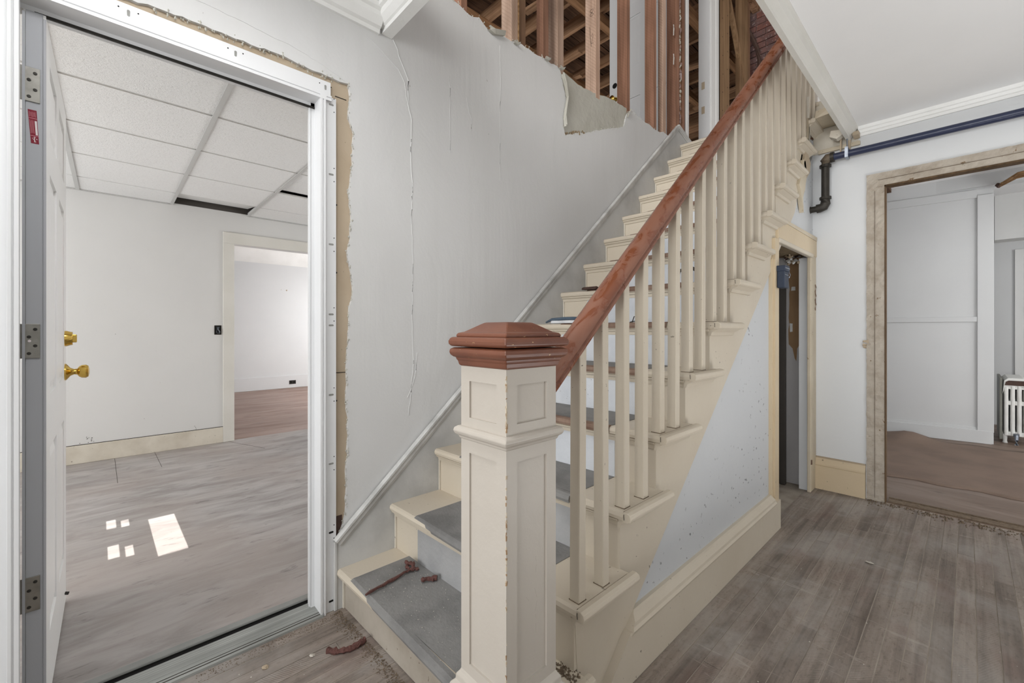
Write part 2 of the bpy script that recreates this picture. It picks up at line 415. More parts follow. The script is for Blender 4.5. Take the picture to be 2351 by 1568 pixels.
# ---- stair wall: bare board behind, torn plaster skin in front
wl = st(MB().box(-1.86, -1.726, -3, -.232, 0, 2.62).box(-1.86, -1.726, .60, 3.75, 0, 2.60).box(-1.86, -1.726, -.24, .60, 2.016, 2.62).build('wall_left', 'tan'))
edge = jag([(-.22, 2.082), (.047, 2.089), (.171, 2.10), (.314, 2.096), (.449, 2.103), (.57, 2.092), (.669, 2.090), (.704, 2.095)], .004, .02) \
    + jag([(.706, 2.08), (.709, 2.022), (.704, 1.959), (.726, 1.904), (.718, 1.752), (.704, 1.66), (.716, 1.55), (.712, 1.47), (.699, 1.414), (.716, 1.33), (.722, 1.25), (.706, 1.17), (.704, 1.062), (.695, .852), (.704, .676), (.695, .502), (.692, .363), (.672, .30)], .0035, .025)
top = jag([(3.33, 2.725), (3.218, 2.705), (2.982, 2.712), (2.83, 2.735), (2.80, 2.715)], .007, .03) \
    + jag([(2.779, 2.700), (2.745, 2.64), (2.721, 2.578), (2.52, 2.50), (2.30, 2.405), (2.15, 2.35), (2.06, 2.317), (2.045, 2.36), (2.043, 2.413), (2.068, 2.47), (2.072, 2.532), (2.05, 2.60), (2.03, 2.664), (2.01, 2.70)], .005, .03) \
    + jag([(1.99, 2.706), (1.853, 2.704), (1.744, 2.702), (1.624, 2.69), (1.56, 2.684), (1.50, 2.70), (1.437, 2.666), (1.38, 2.70), (1.337, 2.682), (1.217, 2.704), (.88, 2.71)], .008, .03)
poly = [(-3, 0), (-.22, 0)] + edge + [(.646, .262), (.646, 0), (3.75, 0), (3.75, 2.70)] + top + [(.88, 2.45), (-3, 2.45)]
MB().prism(poly, 'x', W, -1.726).build('plaster', 'plaster', wl)
pp = [(2.0, 2.28), (2.82, 2.28), (2.84, 2.70)] + jag([(2.80, 2.728), (2.62, 2.735), (2.545, 2.725), (2.46, 2.71), (2.39, 2.700), (2.30, 2.69), (2.2, 2.683), (2.10, 2.70), (1.98, 2.70)], .006, .03)
MB().prism(pp, 'x', -1.7235, -1.735).build('old_plaster', 'oldplaster', wl)
# crumbling edge of the torn layer
for pts in ([(2.062, 2.320), (2.10, 2.335), (2.14, 2.345), (2.19, 2.362), (2.27, 2.395)],):
    for a, b in zip(pts[:-1], pts[1:]):
        for i in range(5):
            t = R.random(); y = a[0]+(b[0]-a[0])*t; z = a[1]+(b[1]-a[1])*t+R.uniform(-.004, .012); r = R.uniform(.006, .013)
            MB().lathe([(-r*.5, r*.4), (-r*.2, r), (r*.3, r*.8), (r*.5, r*.3)], (W-.004, y, z), (1, .2, .1), 7).build('plaster_crumb', 'core', wl, jit=.002)
# crumbled rims of the torn plaster, too fine to count
mb = MB()
for (y, z) in [p for p in edge if p[0] > .1] + top:
    for _ in range(5):
        yy, zz, r = y+R.uniform(-.004, .004), z+R.uniform(-.014, .014), R.uniform(.0015, .0042); b = len(mb.v); xx = W+R.uniform(-.008, .001)
        for p in ((r, 0, 0), (-r, 0, 0), (0, r, 0), (0, -r, 0), (0, 0, r*1.5), (0, 0, -r*1.5)): mb.v.append((xx+p[0], yy+p[1]*R.uniform(.6, 1.2), zz+p[2]*R.uniform(.6, 1.3)))
        mb.f += [(b, b+2, b+4), (b+2, b+1, b+4), (b+1, b+3, b+4), (b+3, b, b+4), (b, b+5, b+2), (b+2, b+5, b+1), (b+1, b+5, b+3), (b+3, b+5, b)]
o = mb.build('plaster_rim', 'oldplaster', wl); o['kind'] = 'stuff'
# curled paper flaps along the tear
def flap(pts, w, curl):
    mb = MB(); rings = []
    for y, z in pts:
        s = R.uniform(.7, 1.2)
        rings.append([(W+.0005, y, z), (W+.012*s, y+w*.35, z+.002), (W+.020*s, y+w*.2, z+curl), (W+.015*s, y-.004, z+curl*.6)])
    n = len(rings[0]); 
    for r in rings: mb.v += r
    for i in range(len(rings)-1):
        for j in range(n-1): mb.f.append((i*n+j, i*n+j+1, (i+1)*n+j+1, (i+1)*n+j))
    o = mb.build('peeling_flap', 'oldplaster', wl); md = o.modifiers.new('t', 'SOLIDIFY'); md.thickness = .0022
flap([(2.025, 2.672), (2.05, 2.62), (2.075, 2.545), (2.062, 2.49), (2.046, 2.42), (2.052, 2.36)], .022, .008)
flap([(1.437, 2.664), (1.47, 2.655), (1.50, 2.665), (1.54, 2.68)], .02, .02)
flap([(2.76, 2.66), (2.775, 2.69), (2.79, 2.715)], .02, .01)
for y0, z0 in ((1.62, 2.68), (1.87, 2.70), (2.0, 2.70)): flap([(y0, z0), (y0+.02, z0-.004), (y0+.035, z0+.004)], .012, .01)
# raised lips of paint cracks
def crack(pts, r=.0016):
    p2 = jag(pts, .002, .02); MB().tube([(W+.0006, y, z) for y, z in p2], r, 5).build('paint_crack', 'plaster', wl, smooth=True)
crack([(.893, 2.375), (.922, 2.329), (.926, 2.306), (.958, 2.248), (.975, 2.213), (.972, 2.108), (.991, 2.046), (.985, 1.9), (.99, 1.80), (.996, 1.764)], .0022)
crack([(.78, 2.32), (.85, 2.29), (.925, 2.245), (.955, 2.2), (.968, 2.12)])
crack([(.995, 1.76), (.99, 1.6), (.998, 1.4), (.992, 1.15), (1.0, .95), (.985, .80), (.975, .72)], .0012)
crack([(1.19, 2.32), (1.20, 2.27), (1.198, 2.1), (1.20, 1.95)], .0010)
crack([(1.30, 2.26), (1.31, 2.20), (1.33, 2.16), (1.325, 2.10)], .0010)
crack([(1.52, 2.62), (1.525, 2.45), (1.52, 2.2), (1.522, 1.9)], .0010)
crack([(.03, 2.17), (.25, 2.17), (.50, 2.15), (.60, 2.13), (.69, 2.10)], .0010)
crack([(1.02, 1.0), (1.01, .9), (.985, .83), (.97, .80)], .0012)
# skirt board on the slope with its moulding
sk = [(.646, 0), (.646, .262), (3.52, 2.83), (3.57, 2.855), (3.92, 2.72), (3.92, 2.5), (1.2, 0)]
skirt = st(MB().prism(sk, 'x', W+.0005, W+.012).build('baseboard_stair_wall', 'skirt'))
def slope_mold(p, q, mat, par, prof):
    (y0, z0), (y1, z1) = p, q; L = math.hypot(y1-y0, z1-z0); dy, dz = (y1-y0)/L, (z1-z0)/L; ny, nz = -dz, dy
    rings = [[(W+.012+o_, yy+ny*t, zz+nz*t) for t, o_ in prof] for yy, zz in ((y0, z0), (y1, z1))]
    MB().ring(rings).build('moulding', mat, par)
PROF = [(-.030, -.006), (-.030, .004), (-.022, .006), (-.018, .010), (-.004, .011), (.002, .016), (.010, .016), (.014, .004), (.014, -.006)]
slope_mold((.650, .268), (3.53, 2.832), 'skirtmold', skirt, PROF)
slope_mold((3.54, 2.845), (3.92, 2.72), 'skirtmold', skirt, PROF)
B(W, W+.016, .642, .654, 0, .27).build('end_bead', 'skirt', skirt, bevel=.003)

# ---- white steel door frame with its nailing flange
fr = empty('trim_1', (-1.71, .22, 0)); st(fr)
FX = W+.016
def jambset(y_in, s):   # s=+1 right jamb, -1 left jamb
    a = lambda d: y_in+s*d
    pr = [(FX, a(0)), (FX, a(.008)), (FX-.004, a(.0095)), (FX-.004, a(.012)), (FX, a(.0135)), (FX, a(.020)), (W+.004, a(.022)), (W+.004, a(.063)), (W+.001, a(.063)), (W+.001, a(.02)), (-1.80, a(.02)), (-1.80, a(-.014)), (-1.765, a(-.014)), (-1.765, a(0))]
    if s < 0: pr = [(FX, a(0)), (FX, a(.008)), (FX-.004, a(.0095)), (FX-.004, a(.012)), (FX, a(.0135)), (FX, a(.020)), (W+.004, a(.022)), (W+.004, a(.063)), (W+.001, a(.063)), (W+.001, a(.02)), (-1.719, a(.02)), (-1.719, a(0))]
    MB().prism(pr, 'z', 0.0, 2.012 if s > 0 else 2.0).build('jamb', 'frame', fr)
jambset(.590, 1); jambset(-.172, -1)
pr = [(FX, 1.992), (FX, 2.000), (FX-.004, 2.0015), (FX-.004, 2.004), (FX, 2.0055), (FX, 2.012), (W+.004, 2.014), (W+.004, 2.068), (W+.001, 2.068), (W+.001, 2.012), (-1.80, 2.012), (-1.80, 1.978), (-1.765, 1.978), (-1.765, 1.992)]
MB().prism(pr, 'y', -.235, .632).build('head', 'frame', fr)
MB().box(W+.004, FX+.0006, .5885, .6125, 1.9905, 2.0135).build('corner_joint', 'frame', fr)
B(-1.768, -1.762, -.15, .59, 1.971, 1.979).build('weatherstrip', 'steeldark', fr)
B(-1.770, -1.765, .569, .577, 0.02, 1.975).build('weatherstrip', 'frame', fr)
def capsule(y, z, w, h, mat, name='slot', x=W+.0042):
    mb = MB(); r = min(w, h)/2; pts = []
    for i in range(12):
        a = 2*math.pi*i/12; pts.append((y+math.copysign(max(w/2-r, 0), math.cos(a))+r*math.cos(a), z+math.copysign(max(h/2-r, 0), math.sin(a))+r*math.sin(a)))
    mb.prism(pts, 'x', x-.001, x+.0006); return mb
for z in (1.984, 1.711, 1.437, 1.163, 1.12, .848, .578): capsule(.634, z, .019, .0075, 'slot').build('slot', 'slot', fr)
for z in (.309, .04): capsule(.634, z, .018, .008, 'slot').build('slot', 'black', fr)
for y in (.042, .314, .612): capsule(y, 2.043, .0075, .019, 'slot').build('slot', 'slot', fr)
mb = MB()
for z in (1.984, 1.711, 1.437, 1.163, .848, .578, .309):
    for dz in (-.026, .026): c = capsule(.645, z+dz, .004, .004, 'black'); b0 = len(mb.v); mb.v += c.v; mb.f += [tuple(b0+i for i in f) for f in c.f]
for y in (.042, .314, .612):
    for dy in (-.022, .022): c = capsule(y+dy, 2.052, .004, .004, 'black'); b0 = len(mb.v); mb.v += c.v; mb.f += [tuple(b0+i for i in f) for f in c.f]
o = mb.build('nail_hole', 'black', fr); o['kind'] = 'stuff'
for z in (1.60, 1.33, .82, .20): capsule(.660, z, .007, .007, 'black', x=-1.7255).build('nail_hole', 'black', wl)
for z, m_ in ((.93, 'grime'), (2.03, 'grime')): B(-1.727, -1.7245, .655, .70, z, z+.003).build('board_joint', m_, wl)
B(-1.727, -1.7235, .652, .682, .275, .36).build('dark_gap', 'darkbrown', wl)

# sill
sl_ = st(MB().prism([(-1.835, 0), (-1.835, .012), (-1.80, .012), (-1.80, .0135), (-1.745, .014), (-1.70, .012), (-1.694, .008), (-1.694, 0)], 'y', -.172, .60).build('trim_2', 'sill'))
B(-1.85, -1.818, -.172, .592, 0, .027).build('sill_rail', 'sillrail', sl_, bevel=.003)
B(-1.8175, -1.806, -.172, .595, .0, .0135).build('sill_gap', 'black', sl_); B(-1.8182, -1.8176, -.172, .592, .0, .019).build('sill_gap', 'black', sl_)
for x in (-1.716, -1.703): B(x, x+.002, -.172, .60, .004, .0135).build('sill_groove', 'grime', sl_)
for i in range(6): x = -1.79+i*.011; B(x, x+.0012, -.172, .60, .004, .0140).build('sill_groove', 'sillrail', sl_)

# ---- panelled door leaf (local: x from hinge, y thickness, z up)
def leaf(name, w, h, t, mat, m, rows, parent=None, x_bands=None):
    xs = x_bands or [.105, w/2-.05, w/2+.05, w-.105]
    cols = [(xs[0], xs[1]), (xs[2], xs[3])]
    mb = MB()
    d = .007
    mb.box(.003, w-.003, d, t-d, .003, h-.003)
    for a, b in ((0, xs[0]), (xs[1], xs[2]), (xs[3], w)): mb.box(a, b, 0, t, 0, h)
    zs = [0]+[q for r in rows for q in r]+[h]
    for a, b in zip(zs[::2], zs[1::2]):
        for c in cols: mb.box(c[0], c[1], 0, t, a, b)
    mb.xf(m); o = mb.build(name, mat, parent)
    for c in cols:
        for a, b in rows:
            for y0, y1 in ((d, .0015), (t-d, t-.0015)):
                q = MB(); e0, e1 = .012, .034
                q.ring([[(c[0]+e, yy, a+e), (c[1]-e, yy, a+e), (c[1]-e, yy, b-e), (c[0]+e, yy, b-e)] for e, yy in ((e0, y0), (e1, y1))])
                q.xf(m); q.build('panel', mat, o)
    return o
# entry door, swung open at right angles into the side room
m1 = Matrix.Translation((-1.757, -.170, .012)) @ Matrix.Rotation(math.pi, 4, 'Z') @ Matrix.Scale(-1, 4, (0, 1, 0))
d1 = st(leaf('door_1', .758, 1.962, .042, 'door', m1, [(.20, .74), (.90, 1.55), (1.66, 1.87)]))
d1['label'] = 'open white panelled door with grey steel hinge edge'
ch = MB(); ch.box(-1.757, -1.7535, -.165, -.133, .012, 1.973); ch.box(-1.757, -1.750, -.1715, -.166, .012, 1.966); ch.box(-1.757, -1.750, -.1325, -.1275, .012, 1.960)
ch.build('edge_channel', 'grey_edge', d1, label='grey steel channel on the hinge edge')
for z0, z1, mt in ((1.724, 1.818, 'steel'), (1.024, 1.118, 'steel'), (.333, .427, 'steel')):
    hg = MB().box(-1.7535, -1.7505, -.180, -.1385, z0, z1).build('hinge', mt, d1, bevel=.001)
    MB().lathe([(0, .0065), (z1-z0, .0065)], (-1.747, -.183, z0), (0, 0, 1), 12).build('knuckle', 'steel' if z0 > 1.5 else 'steeldark', hg, smooth=True)
    B(-1.752, -1.735, -.187, -.1815, z0, z0+.012).build('leaf_tab', 'steel', hg); B(-1.752, -1.735, -.187, -.1815, z1-.012, z1).build('leaf_tab', 'steel', hg)
    hz = (z1-z0)
    for i, (yy, ff) in enumerate(((-.1475, .84), (-.159, .62), (-.1475, .36), (-.159, .14))):
        MB().lathe([(0, .0042), (.0012, .0042), (.0016, .003)], (-1.7507, yy, z0+hz*ff), (1, 0, 0), 12).build('screw', 'steeldark', hg)
    if 1 < z0 < 1.5: MB().lathe([(0, .0035), (.001, .003)], (-1.7507, -.158, z0+hz*.5), (1, 0, 0), 10).build('screw', 'stickwhite', hg)
# red certification sticker
stx = -1.7533
sq = [(-.1615, 1.703), (-.1452, 1.703), (-.1405, 1.612), (-.1555, 1.612)]
sticker = MB().prism(sq, 'x', stx, stx+.0004).build('sticker', 'red', d1, label='red certification sticker with white print')
def onst(u, v): # sticker coords -> y,z
    a = [sq[0][i]+(sq[1][i]-sq[0][i])*u for i in (0, 1)]; b = [sq[3][i]+(sq[2][i]-sq[3][i])*u for i in (0, 1)]
    return (a[0]+(b[0]-a[0])*v, a[1]+(b[1]-a[1])*v)
def strip(u0, u1, v0, v1, mat, nm): MB().prism([onst(u0, v0), onst(u1, v0), onst(u1, v1), onst(u0, v1)], 'x', stx+.0003, stx+.0008).build(nm, mat, sticker)
strip(.68, .93, .32, .74, 'stickwhite', 'barcode_box')
for v0 in (.245, .765): strip(.02, .98, v0, v0+.012, 'stickpink', 'print_line')
for i in range(6): strip(.12+i*.135, .12+i*.135+.035, .05+R.uniform(0, .03), .19+R.uniform(0, .03), 'stickpink', 'print_line')
for i in range(4): strip(.10+i*.13, .10+i*.13+.03, .30+R.uniform(0, .05), .66+R.uniform(0, .06), 'stickpink', 'print_line')
for i in range(7): u = R.uniform(.15, .8); v = R.uniform(.80, .94); strip(u, u+.07, v, v+.02, 'stickwhite', 'print_line')
strip(.42, .52, .80, .96, 'stickwhite', 'print_line')
# brass knob and deadbolt on the visible face
MB().lathe([(0, .033), (.004, .033), (.008, .028), (.016, .016), (.026, .011), (.034, .012), (.040, .021), (.048, .026), (.060, .027), (.067, .022), (.070, .010)], (-2.452, -.128, .935), (0, 1, 0), 24).build('knob', 'brass', d1, smooth=True)
MB().lathe([(0, .031), (.005, .031), (.016, .027), (.022, .026), (.023, .012)], (-2.452, -.128, 1.068), (0, 1, 0), 24).build('deadbolt', 'brass', d1, smooth=True)
B(-2.460, -2.444, -.108, -.094, 1.052, 1.084).build('thumb_turn', 'brass', d1, bevel=.003)
MB().lathe([(0, .006), (.012, .006)], (-2.45, -.128, .06), (0, 1, -.4), 8).build('door_stop', 'steeldark', d1)

# ---- hall ceiling with the stairwell opening, crown mouldings
ce = st(MB().box(-1.86, 1.62, -3, .865, 2.44, 2.655).box(-.555, 1.62, .865, 3.72, 2.44, 2.655).build('ceiling', 'ceil'))
cp = [(W, 2.352), (W+.012, 2.352), (W+.016, 2.366), (W+.03, 2.372), (W+.052, 2.398), (W+.056, 2.414), (W+.070, 2.420), (W+.070, 2.44), (W, 2.44)]
st(MB().prism(cp, 'y', -3, .832, shear=(0, 0)).build('trim_3', 'trimw'))
xp = [(.800, 2.44), (.800, 2.424), (.812, 2.420), (.818, 2.404), (.838, 2.384), (.846, 2.380), (.846, 2.362), (.892, 2.362), (.892, 2.45), (.866, 2.45)]
st(MB().prism(xp, 'x', W+.001, -.52).build('trim_4', 'trimw'))
yp = [(-.560, 2.366), (-.538, 2.366), (-.534, 2.378), (-.520, 2.392), (-.514, 2.398), (-.508, 2.424), (-.498, 2.430), (-.498, 2.44), (-.556, 2.44), (-.556, 2.46), (-.572, 2.46)]
st(MB().prism(yp, 'y', .84, 3.60).build('trim_5', 'offw'))
bp = [(YB, 2.380), (YB-.010, 2.380), (YB-.012, 2.396), (YB-.020, 2.400), (YB-.022, 2.416), (YB-.030, 2.420), (YB-.032, 2.44), (YB, 2.44)]
st(MB().prism(bp, 'x', -.50, 1.6).build('trim_6', 'trimw'))
MB().prism([(3.60, 2.366), (3.60, 2.40), (3.55, 2.40), (3.53, 2.37)], 'x', -.52, -.49).build('broken_block', 'tan', bpy.data.objects['trim_6'])

# ---- back wall, its stripped doorway, base
DX0, DX1, DH = -.367, .62, 2.022
wb = st(MB().box(-.76, -.40, YB, YB+.10, 0, 2.44).box(-.40, 1.62, YB, YB+.10, 2.05, 2.44).box(DX1+.03, 1.62, YB, YB+.10, 0, 2.05).box(-1.86, -.76, YB, YB+.10, 0, 2.45).build('wall_back', 'bluewhite'))
tr = st(rough_slab(-.458, DX0, YB-.012, YB+.02, 0, 2.112, .022, .0026, 'y').build('trim_7', paint('rough_stripped_plaster', (190, 181, 168), (164, 152, 137), .9, .9, 14, bump=.8, bs=40, chip=(128, 106, 82), chip_t=.63)))
rp = tr.data.materials[0]
rough_slab(-.458, .75, YB-.0125, YB+.02, DH, 2.112, .022, .0026, 'y').build('stripped_head', rp, tr)
B(DX0-.001, DX0+.004, YB-.016, YB+.05, 0, DH+.004).build('jamb_edge', 'edgebrown', tr)
B(DX0-.002, .75, YB-.016, YB+.05, DH-.004, DH+.006).build('head_edge', 'edgebrown', tr)
B(-.416, -.4148, YB-.0175, YB-.01, .02, 2.0).build('seam', 'dirt', tr); B(-.40, .75, YB-.0175, YB-.01, 2.066, 2.0675).build('seam', 'dirt', tr)
for z in (1.02, 1.0, .985): B(-.474, -.452, YB-.012, YB-.001, z, z+.014).build('torn_paper', 'tan', tr, jit=.006)
bb = st(MB().box(-.748, -.463, YB-.026, YB, 0, .160).prism([(YB, .158), (YB-.022, .158), (YB-.026, .166), (YB-.026, .176), (YB-.016, .196), (YB-.010, .214), (YB, .214)], 'x', -.748, -.463).build('baseboard_back', 'creamtan'))
B(-.748, -.463, YB-.014, YB, .213, .222).build('rough_edge', 'tan', bb, jit=.002)
# torn edge where the stairwell meets the back wall
tw = st(B(-.75, -.50, YB-.004, YB+.09, 2.33, 2.70).build('wall_stairwell_back', 'dirty_cream'))
B(-.72, -.49, YB-.02, YB, 2.325, 2.352).build('ledge', 'cream_chip', tw, bevel=.003)
MB().prism([(-.63, 2.43), (-.575, 2.42), (-.566, 2.385), (-.60, 2.365), (-.64, 2.39)], 'y', 3.50, 3.56).build('broken_bracket', 'dirty_cream', tw, bevel=.004)
MB().prism([(-.592, 2.40), (-.582, 2.40), (-.585, 2.262), (-.592, 2.262)], 'y', 3.57, 3.58).build('hanging_splinter', 'tan', tw)
MB().prism([(-.56, 2.40), (-.535, 2.40), (-.54, 2.30), (-.55, 2.25)], 'y', 3.59, 3.60).build('hanging_splinter', 'tan', tw)
B(-.70, -.60, 3.40, 3.60, 2.50, 2.56).build('lath_piece', 'cream_chip', tw, jit=.01)

# ---- wall under the stair, closet doorway
SX = -.755
def low(y): return .146+.869*(y-1.178)
ws = MB().prism([(1.03, 0), (2.69, 0), (2.69, low(2.69)+.06), (1.03, low(1.03)+.06)], 'x', SX, SX-.02)
ws.prism([(2.85, 1.70), (3.62, 1.70), (3.62, 2.33), (3.57, low(3.57)+.05), (2.85, low(2.85)+.03)], 'x', SX, SX-.02)
ws = st(ws.build('wall_stair', 'blue'))
bs_ = MB().prism([(1.005, 0), (2.73, 0), (2.73, .158), (1.18, .158), (1.085, .075)], 'x', -.718, SX)
bs_ = st(bs_.build('baseboard_stair', 'cream'))
cpp = [(-.716, .150), (-.714, .158), (-.720, .166), (-.722, .176), (-.738, .190), (-.742, .198), (SX, .198), (SX, .150)]
MB().ring([[(x, 1.178+(z-.146)/.869, z) for x, z in cpp], [(x, 2.652, z) for x, z in cpp]]).build('base_cap', 'cream', bs_)
B(DX1+.005, DX1+.09, YB-.012, YB+.02, 0, 2.03).build('stripped_jamb', rp, tr)
po = st(MB().box(SX, -.728, 2.668, 2.735, 0, 1.61).prism([(2.648, 0), (2.668, 0), (2.668, 1.52), (2.648, 1.49)], 'x', SX, -.738).build('trim_8', 'creamtan'))
B(-.85, -.765, 2.70, 2.734, 0, 1.60).build('jamb_return', 'offw', po)
hd = st(MB().box(SX, -.730, 2.735, 3.62, 1.612, 1.735).build('trim_9', 'creamtan', bevel=.004))
B(SX, -.722, 2.735, 3.50, 1.594, 1.622).build('head_bead', 'cream', hd, bevel=.008, seg=3)
B(SX, -.727, 2.90, 3.60, 1.725, 1.748).build('rough_top_edge', 'cream_chip', hd, jit=.004)
ca = st(B(SX, -.734, 3.465, 3.62, 0, 1.615).build('trim_10', 'cream_chip', bevel=.004))
B(-.81, -.757, 3.50, 3.60, 0, 1.60).build('jamb_return', 'bluewhite', ca)
for z in (1.42, 1.36, 1.30): MB().tube([(-.733, 3.59, z), (-.728, 3.585, z-.02), (-.731, 3.58, z-.045), (-.733, 3.59, z-.06)], .003, 6).build('old_hasp', 'nosebrown', ca)
for z in (.19,): B(-.736, -.728, 3.47, 3.482, z, z+.03).build('old_hinge', 'nosebrown', ca, jit=.002)
B(-1.3, -.775, 2.80, 3.58, 1.63, 1.66).build('torn_closet_ceiling', 'core', hd, jit=.012)
# closet interior
ci = st(MB().box(-1.70, -.76, 3.585, 3.62, 0, 2.3).box(-1.702, -1.70, 2.3, 3.6, 0, 1.2).build('wall_closet', paint('closet_grey_wall', (196, 194, 194), (184, 182, 182), .6, .5, 3)))
cpt = jag([(-.89, 1.62), (-.888, 1.30), (-.892, 1.0), (-.868, .97), (-.855, .90), (-.845, .88), (-.84, .97), (-.825, 1.0), (-.806, 1.005), (-.804, 1.3), (-.806, 1.62)], .004, .05)
MB().prism(cpt, 'y', 3.5835, 3.59).build('bare_patch', 'beige', ci)
for x, z, w_ in ((-.806, 1.50, .016), (-.804, 1.17, .012), (-.862, 1.40, .022), (-.875, 1.12, .018)):
    B(x-w_/2, x+w_/2, 3.578, 3.585, z-.03 if w_ < .02 else z-.012, z+.03 if w_ < .02 else z+.012).build('paint_chip', 'trimw', ci, jit=.003)
for i in range(26):
    x = R.uniform(-.91, -.775); z = 1.60+R.uniform(-.03, .03)
    MB().lathe([(-.01, .003), (-.004, .010), (.005, .008), (.01, .002)], (x, R.uniform(3.45, 3.57), z), (R.uniform(-1, 1), R.uniform(-1, 1), .4), 6).build('broken_plaster', R.choice(['core', 'tan', 'trimw', 'darkbrown']), ci, jit=.004)
dp = B(-1.02, -.893, 3.50, 3.53, .003, 1.50).build('closet_board', 'darkgrey', bevel=.002)
tag(dp, 'tall dark grey board standing inside the closet under the stairs', 'board')

# ---- blue box hung on the closet post
bx = empty('junction_box', (-.70, 2.72, 1.34))
B(-.726, -.690, 2.690, 2.775, 1.335, 1.428).build('box_body', 'bluebox', bx, bevel=.004)
B(-.728, -.686, 2.688, 2.778, 1.426, 1.458).build('lid', 'bluebox', bx, bevel=.003)
B(-.6865, -.6845, 2.692, 2.774, 1.440, 1.445).build('rib', 'galv', bx); B(-.6905, -.688, 2.700, 2.765, 1.405, 1.408).build('rib', 'galv', bx)
MB().tube([(-.69, 2.776, 1.43), (-.684, 2.780, 1.41), (-.690, 2.782, 1.395)], .0018, 6).build('latch_wire', 'galv', bx)
tag(bx, 'small slate blue box hung at the closet door post', 'box')

# ---- enclosing walls beyond the frame
st(B(-1.86, 1.62, -3.05, -2.95, 0, .45).build('wall_front', 'white'))
# right wall with an unseen sheet added, its holes shaped to throw the sun patches
T = math.tan(RAD(EL)); XR_ = 1.62
def patch(xa, xb, ya, yb):
    return (ya+.0145*(XR_-xa), yb+.0145*(XR_-xa), (XR_-xb)*T, (XR_-xa)*T)
holes = [patch(-3.27, -2.70, .170, .289), patch(-3.40, -3.255, -.008, .032), patch(-3.355, -3.24, .053, .087), patch(-2.995, -2.825, -.002, .040), patch(-2.94, -2.80, .062, .093)]
ys = sorted(set([-.3, .6]+[h_[0] for h_ in holes]+[h_[1] for h_ in holes])); zs = sorted(set([1.45, 2.05]+[h_[2] for h_ in holes]+[h_[3] for h_ in holes]))
wr = st(MB().box(1.62, 1.74, -3, -.3, 0, 5.3).box(1.62, 1.74, .6, 3.7, 0, 5.3).box(1.62, 1.74, 3.7, 9.7, 2.6, 5.4).box(1.62, 1.74, -.3, .6, 0, 1.45).box(1.62, 1.74, -.3, .6, 2.05, 5.3).build('wall_right', 'white'))
wn = MB()
for a, b in zip(ys[:-1], ys[1:]):
    for c, d in zip(zs[:-1], zs[1:]):
        my, mz = (a+b)/2, (c+d)/2
        if not any(h_[0] < my < h_[1] and h_[2] < mz < h_[3] for h_ in holes): wn.box(1.618, 1.622, a, b, c, d)
st(wn.build('sun_hole_sheet', 'white'))

# ================================================================== SIDE ROOM (through the door)
SXF, SZ = -5.04, 2.265
st(B(-5.06, -1.84, -2.4, 3.5, -.10, .0).build('floor_side_room', 'sidefloor'))
fs = bpy.data.objects['floor_side_room']
for a, b in (((-5.02, .035), (-4.2, .045)), ((-5.02, .30), (-4.45, .31)), ((-5.02, .86), (-4.5, 1.06))):
    MB().tube([(a[0], a[1], 0), (b[0], b[1], 0)], .0012, 4).build('floor_seam', 'grime', fs)
wf = st(MB().box(SXF-.1, SXF, -2.4, .905, 0, 2.6).box(SXF-.1, SXF, .905, 1.85, 1.965, 2.6).box(SXF-.1, SXF, 1.85, 3.5, 0, 2.6).build('wall_side_room_far', 'sidewall'))
cs = st(MB().box(SXF, SXF+.02, .818, .912, 0, 1.965).box(SXF, SXF+.02, .818, 1.93, 1.965, 2.075).box(SXF, SXF+.02, 1.84, 1.93, 0, 1.965).box(SXF-.1, SXF+.004, .905, .912, 0, 1.965).build('trim_11', 'offw', bevel=.003))
bf = st(MB().box(SXF, SXF+.018, -2.4, .818, 0, .150).build('baseboard_side_room', 'dirty_cream', bevel=.003))
B(SXF, SXF+.008, -2.4, .818, .149, .154).build('top_gap', 'grime', bf)
st(B(-5.06, -1.84, -2.46, -2.4, 0, 2.7).build('wall_side_room_left', 'sidewall'))
st(B(-5.06, -1.84, 3.5, 3.56, 0, 2.7).build('wall_side_room_right', 'sidewall'))
# dirty chips along the base
for i in range(14):
    y = R.choice([-.15, -.10, .0, .02, .3, .62, -.12])+R.uniform(-.03, .03); MB().lathe([(0, .0025), (.002, .002)], (SXF+.0005, y, .16+abs(R.gauss(0, .03))), (1, 0, 0), 6).build('wall_chip', 'grime', wf, jit=.002)
# open switch box with wires
sb = empty('switch_box', (SXF, .778, 1.107))
B(SXF-.002, SXF+.004, .748, .806, 1.058, 1.150).build('box_rim', 'steeldark', sb, bevel=.004)
B(SXF+.003, SXF+.005, .754, .800, 1.066, 1.142).build('box_recess', 'black', sb)
for i in range(5):
    y = .76+i*.009; MB().tube([(SXF+.004, y, 1.135), (SXF+.02, y+R.uniform(-.012, .012), 1.11), (SXF+.018, y+R.uniform(-.01, .02), 1.085), (SXF+.005, y+.004, 1.07)], .002, 6).build('wire', R.choice(['galv', 'black', 'stickwhite']), sb)
tag(sb, 'open wall switch box with bare wires beside the inner doorway', 'switch box')
